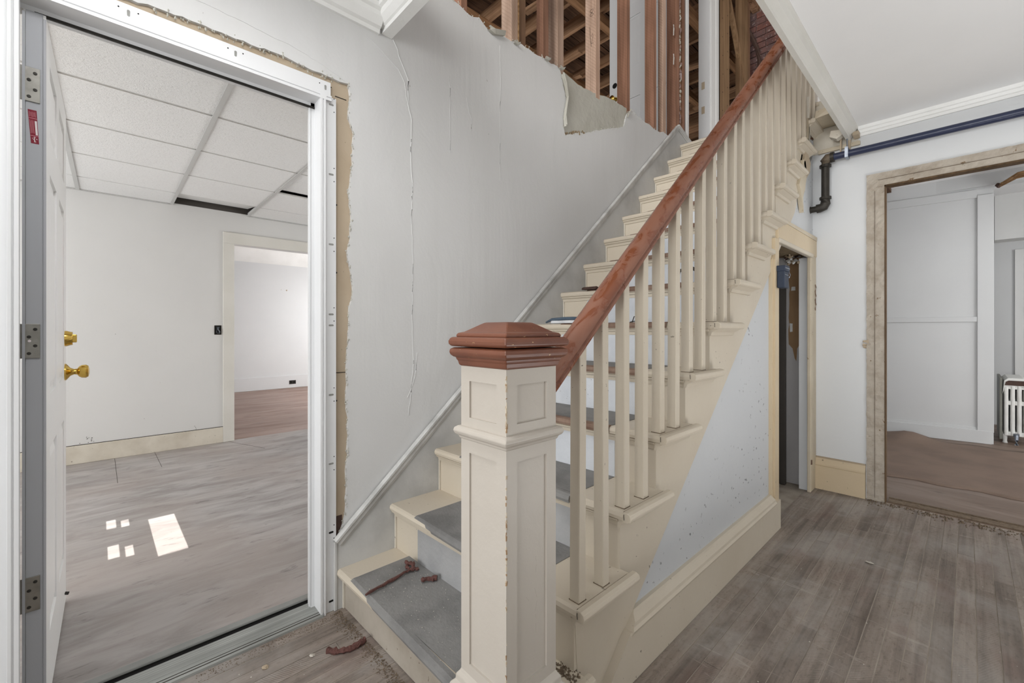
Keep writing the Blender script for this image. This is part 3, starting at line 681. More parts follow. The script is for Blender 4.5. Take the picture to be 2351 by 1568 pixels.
# drop ceiling
cs2 = st(B(-5.04, -1.84, -2.4, 3.5, 2.60, 2.66).build('ceiling_side_room', 'darkgrey'))
teeY = [-2.0, -1.40, -.795, -.19, .42, 1.03, 1.64, 2.25, 2.86]; teeX = [-2.22, -2.82, -3.42, -4.02, -4.62]
for y in teeY: MB().box(-5.03, -1.87, y-.012, y+.012, SZ-.004, SZ).box(-5.03, -1.87, y-.0015, y+.0015, SZ, SZ+.03).build('main_tee', 'tee', cs2)
ysb = [-2.38]+teeY+[3.48]; xsb = [-1.88]+teeX+[-5.03]
for i, x in enumerate(teeX):
    for a, b in zip(ysb[:-1], ysb[1:]):
        if i == 4 and abs(a-.42) < .01: continue
        B(x-.0115, x+.0115, a+.012, b-.012, SZ+.006, SZ+.009).build('cross_tee', 'steeldark' if False else 'tee', cs2)
for a, b in zip(ysb[:-1], ysb[1:]):
    for c, d in zip(xsb[:-1], xsb[1:]):
        if abs(a-.42) < .01 and abs(c+4.62) < .01: continue
        mb = MB(); x0, x1, y0, y1 = d+.016, c-.006, a+.010, b-.010
        mb.box(x0, x1, y0, y1, SZ+.002, SZ+.016)
        if abs(a-1.03) < .01 and abs(c+3.42) < .01:    # one tile sits tilted, its far edge dropped clear of the grid
            mb.xf(Matrix.Translation((x1, 0, SZ)) @ Matrix.Rotation(RAD(2.8), 4, 'Y') @ Matrix.Translation((-x1, 0, -SZ)))
        mb.build('ceiling_tile', 'tile', cs2)
# the lifted tile by the far wall
mb = B(-4.985, -4.625, .435, 1.018, SZ+.012, SZ+.026).xf(Matrix.Translation((-4.625, 0, SZ)) @ Matrix.Rotation(RAD(7.5), 4, 'Y') @ Matrix.Translation((4.625, 0, -SZ)))
mb.build('ceiling_tile', 'white', cs2, label='lifted ceiling tile at a gap by the far wall')
B(SXF, SXF+.004, -2.3, 3.4, SZ+.014, 2.59).build('plenum_shade_board', 'darkgrey', cs2)  # dark board added to paint the plenum's shade above the grid
MB().box(SXF, SXF+.016, -2.4, .42, SZ-.006, SZ+.012).box(SXF, SXF+.016, 1.03, 3.5, SZ-.006, SZ+.012).build('wall_angle', 'tee', cs2)

# ---- room beyond
NX = -8.93
st(B(NX-.1, SXF-.02, -1.5, 4.6, -.11, -.001).build('floor_next_room', streaky('next_room_floor', (166, 140, 128), (138, 112, 100), (156, 134, 124), (6, 1.1, 1))))
wn2 = st(B(NX-.1, NX, -1.5, 4.6, 0, 2.8).build('wall_next_room_far', 'bluewhite'))
st(B(NX, SXF-.1, -1.56, -1.5, 0, 2.8).build('wall_next_room_left', 'white')); st(B(NX, SXF-.1, 4.6, 4.66, 0, 2.8).build('wall_next_room_right', 'white'))
st(B(NX, SXF-.1, -1.5, 4.6, 2.72, 2.8).build('ceiling_next_room', 'ceil'))
cv = [(NX, 2.34)]+[(NX+.38*(1-math.cos(a)), 2.34+.38*math.sin(a)) for a in [i*math.pi/16 for i in range(1, 9)]]+[(NX, 2.72)]
o = st(MB().prism(cv, 'y', -1.5, 4.6).build('trim_12', 'trimw', smooth=True))
st(MB().box(NX, NX+.02, -1.5, 4.6, 0, .238).build('baseboard_next_room', 'bluewhite', bevel=.004))
ou = empty('wall_outlet', (NX+.02, 2.574, .106))
B(NX+.018, NX+.026, 2.515, 2.633, .070, .142).build('outlet_plate', 'steeldark', ou, bevel=.003)
for y in (2.548, 2.60): MB().lathe([(0, .018), (.003, .017)], (NX+.026, y, .106), (1, 0, 0), 12).build('socket', 'black', ou)
tag(ou, 'black wall outlet in the white baseboard of the far room', 'outlet')
for y, z, r in ((2.38, 1.87, .006), (2.475, 1.865, .014)): MB().lathe([(0, r), (.004, r*.7)], (NX, y, z), (1, 0, 0), 8).build('wall_scar', 'tan', wn2, jit=.002)

# ================================================================== BACK ROOM (through the stripped doorway)
st(B(-1.8, 2.7, YB+.0, 9.0, -.11, -.001).build('floor_back_room', 'backfloor'))
RY = 6.2
rot = Matrix.Translation((0, RY, 0)) @ Matrix.Rotation(RAD(7.5), 4, 'Z')
def rm(mb, *a, **k): return mb.xf(rot).build(*a, **k)
wr2 = st(rm(MB().box(-1.9, .165, 0, .08, 0, 2.9), 'wall_back_room_far', 'sidewall'))
BT = paint('cool_white_panelling', (205, 206, 206), (198, 199, 200), .5, .5, 2, bump=.05)
wr2.data.materials[0] = BT
for nm, args in (('stile', (.055, .165, -.018, 0, .115, 2.42)), ('rail', (-1.2, .055, -.014, 0, 1.185, 1.235)), ('rail', (-1.2, .055, -.014, 0, 2.40, 2.48)), ('base_board', (-1.2, .150, -.022, 0, 0, .125))):
    rm(B(*args), nm, BT, wr2, bevel=.002)
rm(B(-1.2, .055, -.008, 0, .125, .15), 'shoe', BT, wr2)
st(B(-1.9, 2.7, YB+.1, 9.0, 2.62, 2.7).build('ceiling_back_room', 'ceil'))
st(B(-1.95, -1.85, YB+.1, 9.0, 0, 2.7).build('wall_back_room_left', 'sidewall'))
st(B(2.6, 2.7, YB+.1, 9.0, 0, 2.75).build('wall_back_room_right', 'sidewall'))
fw = st(B(.05, 2.6, 7.55, 7.65, 0, 2.7).build('wall_back_room_end', 'sidewall'))
fw.data.materials[0] = BT
d2 = st(MB().box(.36, 1.20, 7.525, 7.55, 0, 2.02).build('door_2', 'white'))
for a, b in ((.14, .62), (.80, 1.92)): 
    for c, d in ((.43, .74), (.82, 1.13)): MB().ring([[(c+e, y, a+e), (d-e, y, a+e), (d-e, y, b-e), (c+e, y, b-e)] for e, y in ((0, 7.526), (.0, 7.52), (.02, 7.512), (.035, 7.52))]).build('panel', 'white', d2)
st(B(.2, 2.6, 7.30, 7.55, 2.12, 2.62).build('trim_13', 'white'))
# bare lath patch and its drooping edge under the beam
lp = empty('broken_lath', (.3, 6.15, 2.47))
for i in range(7):
    x0 = .19+i*.006; MB().tube([(x0, 6.18-i*.03, 2.475-abs(3-i)*.003), (.30, 6.10-i*.03, 2.505+R.uniform(-.004, .004)), (.46, 6.06-i*.03, 2.515), (.66, 6.05-i*.03, 2.50)], .011, 5).build('lath_strip', 'lath', lp)
MB().lathe([(0, .012), (.02, .02), (.04, .012)], (.19, 6.14, 2.455), (0, 0, 1), 7).build('crumb', 'darkbrown', lp, jit=.006)
tag(lp, 'torn lath strips hanging at the top of the panelled back room wall', 'lath')
st(B(-1.8, 2.6, 6.17, 6.30, 2.50, 2.62).build('trim_14', BT))
# wrinkled floor paper
mb = MB(); nx_, ny_ = 26, 22
for i in range(nx_):
    for j in range(ny_):
        x = -1.0+i*.066; y = 4.30+j*.082
        edge_ = max(0, 1-abs(j-ny_+2)/5)
        z = .0012+.0025*math.sin(i*.5+j*.3)**2*(0 < i < nx_-1)*(0 < j)+edge_*(.075*math.exp(-((x+.44)/.13)**2)+.03*math.exp(-((x+.75)/.2)**2))
        mb.v.append((x+.02*math.sin(j), y+.02*math.sin(i*1.3), z))
for i in range(nx_-1):
    for j in range(ny_-1): a = i*ny_+j; mb.f.append((a, a+1, a+ny_+1, a+ny_))
fp = mb.build('floor_paper', paint('brown_floor_paper', (130, 111, 98), (110, 93, 82), .75, .7, 3, bump=.2, bs=8), smooth=True)
md = fp.modifiers.new('t', 'SOLIDIFY'); md.thickness = .0008
tag(fp, 'brown floor paper bunched up against the panelled back room wall', 'paper')
# ragged threshold
th = st(rough_slab(DX0, .75, 0, .02, 0, .01, .04, .001, 'y').build('trim_15', 'dirt'))
th.data.clear_geometry(); mb = MB().box(DX0+.01, .75, YB+.02, YB+.085, -.002, .006).box(DX0+.01, .75, YB+.09, YB+.10, 0, .012); mb2 = mb
bm = bmesh.new(); 
me = bpy.data.meshes.new('t'); me.from_pydata(mb.v, [], mb.f); bm.from_mesh(me); bm.to_mesh(th.data); bm.free()
# cast-iron radiator
rd = empty('radiator', (.33, 6.62, 0))
def section(y0):
    mb = MB(); zt, zb = .575, .075; xs_ = [.250, .292, .334, .376]
    for x in xs_:
        mb.ring([[(x+.015*sx, y0+.026*sy, z) for sx, sy in ((-1, -.6), (-.5, -1), (.5, -1), (1, -.6), (1, .6), (.5, 1), (-.5, 1), (-1, .6))] for z in (zb, zt)])
    for z in (zb+.01, (zb+zt)/2+.06, zt-.035): mb.box(.236, .390, y0-.020, y0+.020, z-.012, z+.028)
    mb.ring([[(x, y0+.028*s_, z) for x, z in ((.226, zt-.10), (.236, zt+.035), (.262, zt+.06), (.364, zt+.06), (.390, zt+.035), (.400, zt-.10), (.386, zt-.03), (.313, zt-.012), (.240, zt-.03))] for s_ in (-1, 1)])
    return mb
for i in range(9):
    o = section(6.42+i*.062).build('section', 'radwhite', rd, bevel=.003)
for y in (6.42, 6.42+8*.062):
    for x in (.243, .383): MB().lathe([(0, .018), (.02, .014), (.085, .02)], (x, y, 0), (0, 0, 1), 10).build('foot', 'radwhite', rd, smooth=True)
B(.206, .226, 6.40, 6.95, .03, .635).build('side_shield', 'radgrey', rd, bevel=.003)
MB().tube([(.313, 6.37, .09), (.313, 6.34, .085), (.313, 6.335, .05), (.313, 6.335, 0)], .014, 10).build('valve', 'galv', rd, smooth=True)
MB().lathe([(0, .02), (.03, .02)], (.313, 6.36, .075), (0, 0, 1), 10).build('valve_cap', 'galv', rd)
MB().prism([(.24, .565), (.386, .565), (.378, .60), (.36, .612), (.266, .612), (.248, .60)], 'y', 6.388, 6.395).build('end_hollow', 'darkbrown', rd)
tag(rd, 'old white cast-iron radiator with chipped paint standing in the back room', 'radiator')

# ================================================================== UPSTAIRS
fu = st(MB().box(-9, -1.73, -1.6, 9.6, 2.60, 2.685).box(-1.73, 1.62, -1.6, .89, 2.655, 2.69).box(-.57, 1.62, .89, 9.6, 2.655, 2.69).box(-1.73, -.57, 3.63, 9.6, 2.58, 2.69).build('floor_upstairs', 'darkwood'))
fu.data.materials[0] = M['deck']
su = st(B(-1.80, -1.728, .9, 3.60, 2.60, 2.672).build('wall_upstairs', 'beam'))
def stud(y0, y1, mat, x0=-1.80, x1=-1.722, z0=2.672, z1=4.95):
    return B(x0, x1, y0, y1, z0, z1).build('stud', mat, su, bevel=.002, seg=1)
stud(1.27, 1.31, 'studred', -1.79); stud(1.612, 1.664, 'stud', -1.805); stud(1.668, 1.728, 'beam', -1.80, -1.726)
MB().tube([(-1.722, 1.666, 2.69), (-1.721, 1.666, 4.9)], .007, 6).build('foam_bead', 'lath', su)
stud(1.868, 1.918, 'studred', -1.775); stud(2.000, 2.058, 'stud', -1.81); s4 = stud(2.392, 2.440, 'stud', -1.81)
stud(2.774, 2.818, 'studred', -1.805); stud(3.166, 3.212, 'studred', -1.80); stud(3.316, 3.372, 'stud', -1.765)
stud(3.535, 3.60, 'studred', -1.80, -1.716); stud(3.615, 3.715, 'beam', -1.80, -1.724); stud(3.655, 3.70, 'studred', -1.78, -1.716)
# pencil writing on a stud
def mark(pts): MB().tube([(x, 2.3915, z) for x, z in pts], .0011, 4).build('pencil_mark', 'grime', s4)
mark([(-1.755+.014*math.sin(2*t), 3.26+.022*math.cos(t)) for t in [i*math.pi/10 for i in range(21)]])
mark([(-1.772, 3.17), (-1.768, 3.10), (-1.758, 3.03)])
mark([(-1.760, 3.10), (-1.75, 3.115), (-1.744, 3.10), (-1.752, 3.07), (-1.76, 3.05), (-1.742, 3.05)])
# plaster keys clinging to the end stud, white corner strip
for i in range(70):
    z = 2.78+i*.03+R.uniform(-.01, .01)
    MB().lathe([(-.014, .004), (-.006, R.uniform(.005, .011)), (.008, .007), (.016, .003)], (-1.716+R.uniform(-.003, .006), 3.607+R.uniform(-.006, .008), z), (R.uniform(-.4, .4), R.uniform(-.6, .6), 1), 6).build('plaster_key', R.choice(['oldplaster', 'mortar', 'mortar']), su, jit=.003)
MB().prism([(-1.80, 3.735), (-1.712, 3.722), (-1.708, 3.735), (-1.712, 3.775), (-1.80, 3.785)], 'z', 2.69, 4.95).build('corner_strip', 'white', su)
B(-1.7225, -1.722, 3.62, 3.665, 3.30, 3.36).build('paper_tag', 'stickwhite', su)
for z in (3.45, 3.7): MB().tube([(-1.72, 3.50, z), (-1.71, 3.485, z-.04), (-1.72, 3.50, z-.09)], .004, 5).build('wire_loop', 'offw', su)
B(-1.80, -1.725, .9, 7.5, 4.95, 5.0).build('top_plate', 'beam', su)
# doorway in the line of the upstairs hall
j2 = st(MB().box(-1.83, -1.725, 4.25, 4.285, 2.69, 4.9).build('trim_16', 'frame'))
MB().prism([(-1.722, 4.265), (-1.716, 4.275), (-1.716, 4.37), (-1.71, 4.38), (-1.71, 4.44), (-1.725, 4.45), (-1.74, 4.28)], 'z', 2.69, 4.9).build('casing', 'white', j2)
for z in (3.50, 3.26): B(-1.80, -1.77, 4.247, 4.2505, z-.035, z+.035).build('hinge_mortise', 'tan', j2)
stud(4.46, 4.52, 'darkwood', -1.83, -1.73)
sy_ = stud(4.55, 4.80, 'studyel', -1.80, -1.74)
for i in range(22): 
    z = 2.8+i*.095; MB().lathe([(0, .006), (.002, .005)], (-1.74, 4.62+.12*(i % 2)+R.uniform(-.01, .01), z), (1, 0, 0), 6).build('nail_hole', 'darkbrown', sy_)
MB().prism([(4.80, 4.7), (4.86, 4.7), (5.42, 3.86), (5.36, 3.80)], 'x', -1.79, -1.75).build('brace', 'studyel', su)
stud(5.14, 5.40, 'studyel', -1.80, -1.755); stud(5.42, 5.52, 'beam', -1.82, -1.77)
MB().tube([(-1.70, 5.62, 2.69), (-1.70, 5.62, 4.3), (-1.72, 5.60, 4.45), (-1.80, 5.5, 4.7), (-1.83, 5.45, 4.95)], .022, 8).build('conduit', 'darkbrown', su)
# chimney, brick by brick
cm = st(B(-1.86, -1.46, 5.715, 6.10, 2.69, 5.0).build('wall_chimney', 'mortar'))
z = 3.0; row = 0
while z < 4.9:
    x = -1.86+(.105 if row % 2 else 0)-.21
    while x < -1.48:
        a, b = max(x, -1.86), min(x+.203, -1.455)
        if b-a > .02: B(a, b-.002, 5.700+R.uniform(-.004, .004), 5.75, z, z+.064).build('brick', 'brick', cm)
        x += .212
    z += .0745; row += 1
st(B(-1.45, -.9, 5.69, 5.72, 2.69, 4.9).build('wall_upstairs_end', 'white'))
# panelled door behind the studs
m3 = Matrix.Translation((-2.54, 3.77, 2.70))
d3 = st(leaf('door_3', .80, 2.03, .035, 'bluewhite', m3, [(.24, .70), (1.0, 1.50), (1.62, 1.88)], None, [.105, .35, .45, .695]))
MB().lathe([(0, .027), (.001, .027)], (-2.478, 3.768, 3.60), (0, -1, 0), 16).build('lock_hole', 'black', d3)
MB().lathe([(0, .030), (.006, .028), (.02, .012), (.035, .012), (.045, .026), (.06, .026), (.066, .01)], (-2.478, 3.77, 3.455), (0, -1, 0), 18).build('knob', 'brass', d3, smooth=True)
st(MB().box(-1.735, -1.60, 3.80, 3.83, 2.69, 2.70).build('trim_17', 'darkwood'))
# roof framing over it all
rf = st(B(-9, 1.75, -1.6, 9.8, 5.36, 5.40).build('ceiling_upstairs', 'deck'))
x = -8.9
while x < .2:
    w_ = R.uniform(.16, .26); B(x, x+w_-.012, 1.0, 9.6, 5.31+R.uniform(-.01, .01), 5.352).build('roof_board', 'deck', rf); x += w_
y = 1.6
while y < 9.5:
    B(-8.6, .2, y, y+.05, 4.98+R.uniform(-.02, .02), 5.14+R.uniform(-.02, .02)).build('joist', 'joist', rf); y += R.uniform(.40, .54)
for x, z in ((-2.35, 4.86), (-3.15, 4.86), (-4.2, 4.88), (-5.3, 4.86), (-6.2, 4.86), (-7.3, 4.86)):
    B(x, x+.09, 1.5+R.random(), 9.5-R.random(), z, z+.10).build('brace', 'joisty', rf)
for i in range(16):
    x = R.uniform(-7.5, -2.0); y = R.uniform(3.5, 9.0); L = R.uniform(.5, 1.6); z = R.uniform(4.6, 4.95)
    B(x-L, x, y, y+.09, z, z+.03).xf(Matrix.Translation((x, y, z)) @ Matrix.Rotation(R.uniform(-.12, .12), 4, 'Z') @ Matrix.Rotation(R.uniform(-.08, .08), 4, 'Y') @ Matrix.Translation((-x, -y, -z))).build('batten', 'joist', rf)
# far stud wall in the gloom
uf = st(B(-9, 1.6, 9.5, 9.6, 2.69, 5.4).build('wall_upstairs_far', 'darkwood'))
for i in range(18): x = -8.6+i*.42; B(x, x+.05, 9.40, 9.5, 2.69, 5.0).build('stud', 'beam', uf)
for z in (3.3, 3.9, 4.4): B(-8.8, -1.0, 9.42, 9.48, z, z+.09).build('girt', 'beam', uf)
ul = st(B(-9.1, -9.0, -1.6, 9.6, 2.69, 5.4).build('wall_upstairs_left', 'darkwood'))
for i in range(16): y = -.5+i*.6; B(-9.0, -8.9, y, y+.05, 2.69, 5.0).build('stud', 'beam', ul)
# a nearer framed partition seen between the studs
pt = st(B(-6.0, -2.9, 6.9, 6.94, 4.32, 4.42).build('wall_upstairs_partition', 'joist'))
for x in (-5.6, -5.1, -4.7, -4.2, -3.8, -3.4, -2.95): B(x, x+.06, 6.88, 6.96, 2.69, 4.32 if x != -4.2 else 4.9).build('stud', 'beam', pt)
for z in (3.2, 3.55, 3.85, 4.1): B(-5.6, -2.9, 6.97, 7.0, z, z+.08).build('slat', 'joist', pt)

# ================================================================== STAIRCASE
sc_ = empty('staircase', (-1.2, .65, 0))
tag(sc_, 'cream painted staircase with grey worn treads and red-brown handrail', 'staircase')
XL_, XRT = -1.7015, -.716
def skew(x): return (YR-YL)*(x-XL_)/(XRT-XL_)
NS = 14
for n in range(1, NS+1):
    h = hh(n); y0 = YL+RUN*(n-1); t = .031; dep = RUN+.034
    prof = [(y0+dep, h-t), (y0+.012, h-t), (y0+.003, h-t+.005), (y0, h-t/2), (y0+.003, h-.005), (y0+.012, h), (y0+dep, h)]
    if n == NS: prof = [(min(a, 3.74), b) for a, b in prof]
    tr_ = MB().prism(prof, 'x', XL_, XRT, shear=(YR-YL, 0)).build('tread', 'cream', sc_)
    cove = [(y0+.034, h-t-.027), (y0+.024, h-t-.025), (y0+.020, h-t-.012), (y0+.010, h-t-.005), (y0+.009, h-t), (y0+.034, h-t)]
    MB().prism(cove, 'x', XL_, -.742, shear=((YR-YL)*.97, 0)).build('cove_moulding', 'cream', tr_)
    # return nosing on the open side
    if n < NS:
        ya, yb_ = y0+skew(-.716), y0+skew(-.716)+RUN+.030+.026
        rp_ = [(-.717, h-t), (-.702, h-t), (-.692, h-t+.005), (-.689, h-t/2), (-.692, h-.005), (-.702, h), (-.717, h)]
        MB().prism(rp_, 'y', ya+.001, yb_).build('return_nosing', 'cream', tr_, bevel=.0015, seg=1)
        cp_ = [(-.745, h-t-.028), (-.735, h-t-.026), (-.730, h-t-.013), (-.716, h-t-.006), (-.706, h-t), (-.745, h-t)]
        MB().prism(cp_, 'y', ya+.016, yb_-.012).build('return_cove', 'cream', tr_)
        if n in (2, 3, 4, 5, 6, 7):
            B(-.7174, -.7168, ya+.004, yb_-.03, h-.0005, h+.0004).build('joint_line', 'grime2', tr_)
            MB().tube([(-.716, ya+.008, h+.0004), (-.7125, ya-.0004, h-.008), (-.7115, ya-.0006, h-.022)], .0009, 5).build('mitre_gap', 'grime', tr_)
    # worn runner backing down the middle, brown at the nose
    xa, xb = (-1.595 if n == 1 else -1.515+R.uniform(-.012, .012)), (-.86 if n == 1 else -.905+R.uniform(-.01, .01))
    rpoly = [(y0+skew((xa+xb)/2)+.010, h-.0004), (y0+skew((xa+xb)/2)+.010, h+.0025), (y0+skew((xa+xb)/2)+RUN+.026, h+.0025), (y0+skew((xa+xb)/2)+RUN+.026, h-.0004)]
    MB().prism(rpoly, 'x', xa, xb, shear=(skew(xb)-skew(xa), 0)).build('runner', 'runner', tr_)
    yy = y0+skew((xa+xb)/2)
    npoly = [(yy-.003, h-.024), (yy-.006, h-.014), (yy-.003, h-.002), (yy+.008, h+.003), (yy+.022, h+.003), (yy+.022, h-.001), (yy+.012, h-.001), (yy+.002, h-.006), (yy-.001, h-.014), (yy+.002, h-.022)]
    MB().prism(npoly, 'x', xa, xb, shear=(0, 0)).build('worn_nosing', 'nosebrown' if n > 3 else 'runner', tr_)
    # riser below this tread
    hb = 0 if n == 1 else hh(n-1)
    rp2 = [(y0+.030, hb), (y0+.030, h-t), (y0+.050, h-t), (y0+.050, hb)]
    ri = MB().prism(rp2, 'x', XL_, -.7462, shear=((YR-YL)*.97, 0)).build('riser', 'riserbrown' if n == 1 else 'cream', sc_)
    fp2 = [(y0+skew(xa)+.0275, hb+.003), (y0+skew(xa)+.0275, h-t-.022), (y0+skew(xa)+.034, h-t-.022), (y0+skew(xa)+.034, hb+.003)]
    MB().prism(fp2, 'x', xa-.01, xb+.005, shear=(skew(xb)-skew(xa), 0)).build('faded_panel', 'riserbrown' if n == 1 else ('risergrey' if n in (2, 3) else 'riserblue'), ri)
    B(XL_, XL_+.009, y0+.022, y0+.031, hb, h-t-.02).build('corner_bead', 'dirty_cream', ri, bevel=.002)
# dust balls and grime where riser meets tread
# outer string
poly = [(.93, 0), (1.01, 0), (1.178, .146), (3.12, low(3.12)), (3.16, low(3.16)+.02), (3.20, low(3.2)+.10), (3.24, 2.10), (3.27, 2.22), (3.31, 2.24), (3.33, 2.36), (3.37, 2.40), (3.38, hh(13)-.033)]
stp = []
for n in range(13, 1, -1):
    yr = YL+RUN*(n-1)+.030+skew(-.75)+.001
    stp += [(yr, hh(n)-.031), (yr, hh(n-1)-.031)]
MB().prism(poly+stp[:-1]+[(.93+.02, .128)], 'x', -.745, -.775).build('outer_string', 'cream', sc_)
MB().prism([(1.235, .001), (1.30, .001), (1.35, .06)], 'x', -.744, -.746)
# broken end of the string: splintered plaster and wood
for pts, m_ in (([(3.16, 2.02), (3.20, 1.98), (3.235, 1.90), (3.26, 1.86), (3.25, 1.96), (3.30, 2.02), (3.34, 2.12), (3.31, 2.20), (3.26, 2.20)], 'cream_chip'), ([(3.27, 2.18), (3.34, 2.10), (3.42, 2.16), (3.44, 2.22), (3.38, 2.26), (3.33, 2.30)], 'tan'), ([(3.33, 2.28), (3.38, 2.26), (3.40, 2.40), (3.42, 2.52), (3.36, 2.50)], 'cream_chip'), ([(3.38, 2.30), (3.43, 2.34), (3.44, 2.62), (3.41, 2.70), (3.40, 2.5)], 'dirty_cream')):
    MB().prism(jag(pts+[pts[0]], .006, .03)[:-1], 'x', -.728, -.752).build('splintered_end', m_, sc_)
# balusters
RS = .886
def rail_c(y): return 1.000+RS*(y-.853)       # centre line height of the rail
bal = None
bw = .0325
for n in range(2, 14):
    for q in (0, 1):
        yc = yn(n)+.026+.015+q*.113
        if n == 13 and q == 1: pass
        h0 = hh(n); h1 = rail_c(yc)-.022
        x0, x1 = -.759, -.726
        tilt = R.uniform(-.004, .004)
        mb = MB()
        hw = .0158
        mb.ring([[(x0, yc-hw, h0), (x1, yc-hw, h0), (x1, yc+hw, h0), (x0, yc+hw, h0)], [(x0+tilt, yc-hw, h1-RS*hw), (x1+tilt, yc-hw, h1-RS*hw), (x1+tilt, yc+hw, h1+RS*hw), (x0+tilt, yc+hw, h1+RS*hw)]])
        bo = mb.build('baluster', 'cream', sc_, bevel=.0022, seg=1)
        if n < 8: B(x0-.0008, x1+.0012, yc-hw-.0012, yc+hw+.001, h0, h0+.0022).build('dirt_line', 'grime2', bo)
# last flat post beside the ceiling
MB().prism([(3.50, 2.50), (3.53, 2.47), (3.70, 2.55), (3.72, 2.60), (3.72, 3.1), (3.50, 3.1)], 'x', -.745, -.775).build('end_board', 'newel', sc_, bevel=.004)
# handrail
prof = [(-.028, -.024), (.028, -.024), (.030, -.014), (.026, -.008), (.033, .000), (.034, .010), (.028, .022), (.014, .030), (0, .032), (-.014, .030), (-.028, .022), (-.034, .010), (-.033, 0), (-.026, -.008), (-.030, -.014)]
rings = []
for yy in (.752, 1.2, 1.8, 2.4, 3.0, 3.45):
    rings.append([(-.742+a, yy, rail_c(yy)+b*1.25) for a, b in prof])
hr = MB().ring(rings).build('handrail', 'rail', sc_, smooth=True)
# newel post
NXc, NYc, NH = -.730, .674, .0725
nw = MB().box(NXc-NH, NXc+NH, NYc-NH, NYc+NH, 0, 1.025).build('newel_post', 'newel', sc_, bevel=.003)
def face_frame(z0, z1):
    e = .029
    for ax, s in (('y', -1), ('x', 1), ('y', 1), ('x', -1)):
        # recessed panel look: stiles and rails proud of the post by 5 mm
        a0, a1 = -NH-.0005, NH+.0005; o0 = NH; o1 = NH+.006
        parts = [(a0, a0+e, z0, z1), (a1-e, a1, z0, z1)]
        for p0, p1, q0, q1 in parts:
            yield ax, s, p0, p1, q0, q1, o0, o1
def frames(zs):
    mb = MB(); e = .029; a = NH+.006
    def bar(ax, s, p0, p1, q0, q1):
        lo, hi = sorted((s*(NH-.002), s*a))
        if ax == 'y': mb.box(NXc+p0, NXc+p1, NYc+lo, NYc+hi, q0, q1)
        else: mb.box(NXc+lo, NXc+hi, NYc+p0, NYc+p1, q0, q1)
    for ax, s in (('y', -1), ('x', 1), ('y', 1), ('x', -1)):
        a_ = a if ax == 'y' else NH-.002
        bar(ax, s, -a_, -a_+e, zs[0], zs[1]); bar(ax, s, a_-e, a_, zs[0], zs[1])
    return mb
def ring_frame(z0, z1, pz0, pz1, name):
    mb = MB(); a = NH+.005; e = .031; i_ = NH-.001
    for ax, s in (('y', -1), ('x', 1), ('y', 1), ('x', -1)):
        full = a if ax == 'y' else i_
        def bar(p0, p1, q0, q1):
            lo, hi = sorted((s*i_, s*a))
            if ax == 'y': mb.box(NXc+p0, NXc+p1, NYc+lo, NYc+hi, q0, q1)
            else: mb.box(NXc+lo, NXc+hi, NYc+p0, NYc+p1, q0, q1)
        bar(-full, -a+e, z0, z1); bar(a-e, full, z0, z1); bar(-a+e, a-e, z0, pz0); bar(-a+e, a-e, pz1, z1)
    mb.build(name, 'newel', nw)
ring_frame(.878, 1.024, .902, .985, 'panel_frame')
ring_frame(.30, .856, .342, .822, 'panel_frame')
def sq_ring(h_, z): return [(NXc-h_, NYc-h_, z), (NXc+h_, NYc-h_, z), (NXc+h_, NYc+h_, z), (NXc-h_, NYc+h_, z)]
NA = NH+.005
MB().ring([sq_ring(NA, .850), sq_ring(NA+.003, .852), sq_ring(NA+.005, .858), sq_ring(NA+.011, .862), sq_ring(NA+.014, .869), sq_ring(NA+.012, .876), sq_ring(NA+.006, .880), sq_ring(NA, .881)]).build('neck_moulding', 'newel', nw, bevel=.0012, seg=1)
MB().ring([sq_ring(NA+.024, 0), sq_ring(NA+.024, .27), sq_ring(NA+.018, .285), sq_ring(NA+.010, .292), sq_ring(NA+.009, .304), sq_ring(NA+.003, .312), sq_ring(NA, .318)]).build('plinth', 'newel', nw, bevel=.0012, seg=1)
cap = MB().ring([sq_ring(NA, 1.018), sq_ring(NA+.004, 1.021), sq_ring(NA+.006, 1.030), sq_ring(NA+.009, 1.034), sq_ring(NA+.009, 1.038), sq_ring(NA+.014, 1.040), sq_ring(NA+.018, 1.044), sq_ring(NA+.0205, 1.050), sq_ring(NA+.019, 1.058), sq_ring(NA+.013, 1.061), sq_ring(.06, 1.0615)]).build('newel_cap', 'cap', sc_, bevel=.002, seg=2)
MB().ring([sq_ring(.06, 1.0632), sq_ring(NA+.016, 1.0635), sq_ring(NA+.0215, 1.068), sq_ring(NA+.022, 1.076), sq_ring(NA+.019, 1.083), sq_ring(NA+.015, 1.085)]).build('cap_slab', 'cap', cap, bevel=.0025, seg=2)
MB().ring([sq_ring(NA+.008, 1.0845), sq_ring(NA+.009, 1.090), sq_ring(NA+.006, 1.094), sq_ring(NA-.004, 1.097), sq_ring(.062, 1.104), sq_ring(.048, 1.113), sq_ring(.041, 1.117), sq_ring(.036, 1.1185)]).build('cap_pyramid', 'cap', cap, bevel=.0015, seg=1)
# worn corner of the newel
for i in range(60):
    z = R.choice([R.uniform(.35, .80), R.uniform(.60, .80), R.uniform(.88, 1.0)]); L = R.uniform(.002, .012); q_ = R.uniform(.001, .0026)
    B(NXc+NA-q_, NXc+NA+.0004, NYc-NA-.0004, NYc-NA+q_*1.2, z, z+L).build('worn_edge', R.choice(['cream_chip', 'tan', 'beige']), nw, jit=.0008)
crk = lambda pts: MB().tube([(NXc+NA-.0055, y, z) for y, z in jag(pts, .0016, .006)], .0006, 4).build('paint_crack', 'grime2', nw)
crk([(.69, .60), (.692, .58), (.690, .565)]); crk([(.686, .53), (.690, .52), (.694, .50), (.688, .48), (.690, .465), (.691, .43)]); crk([(.66, .52), (.668, .51), (.664, .50)])
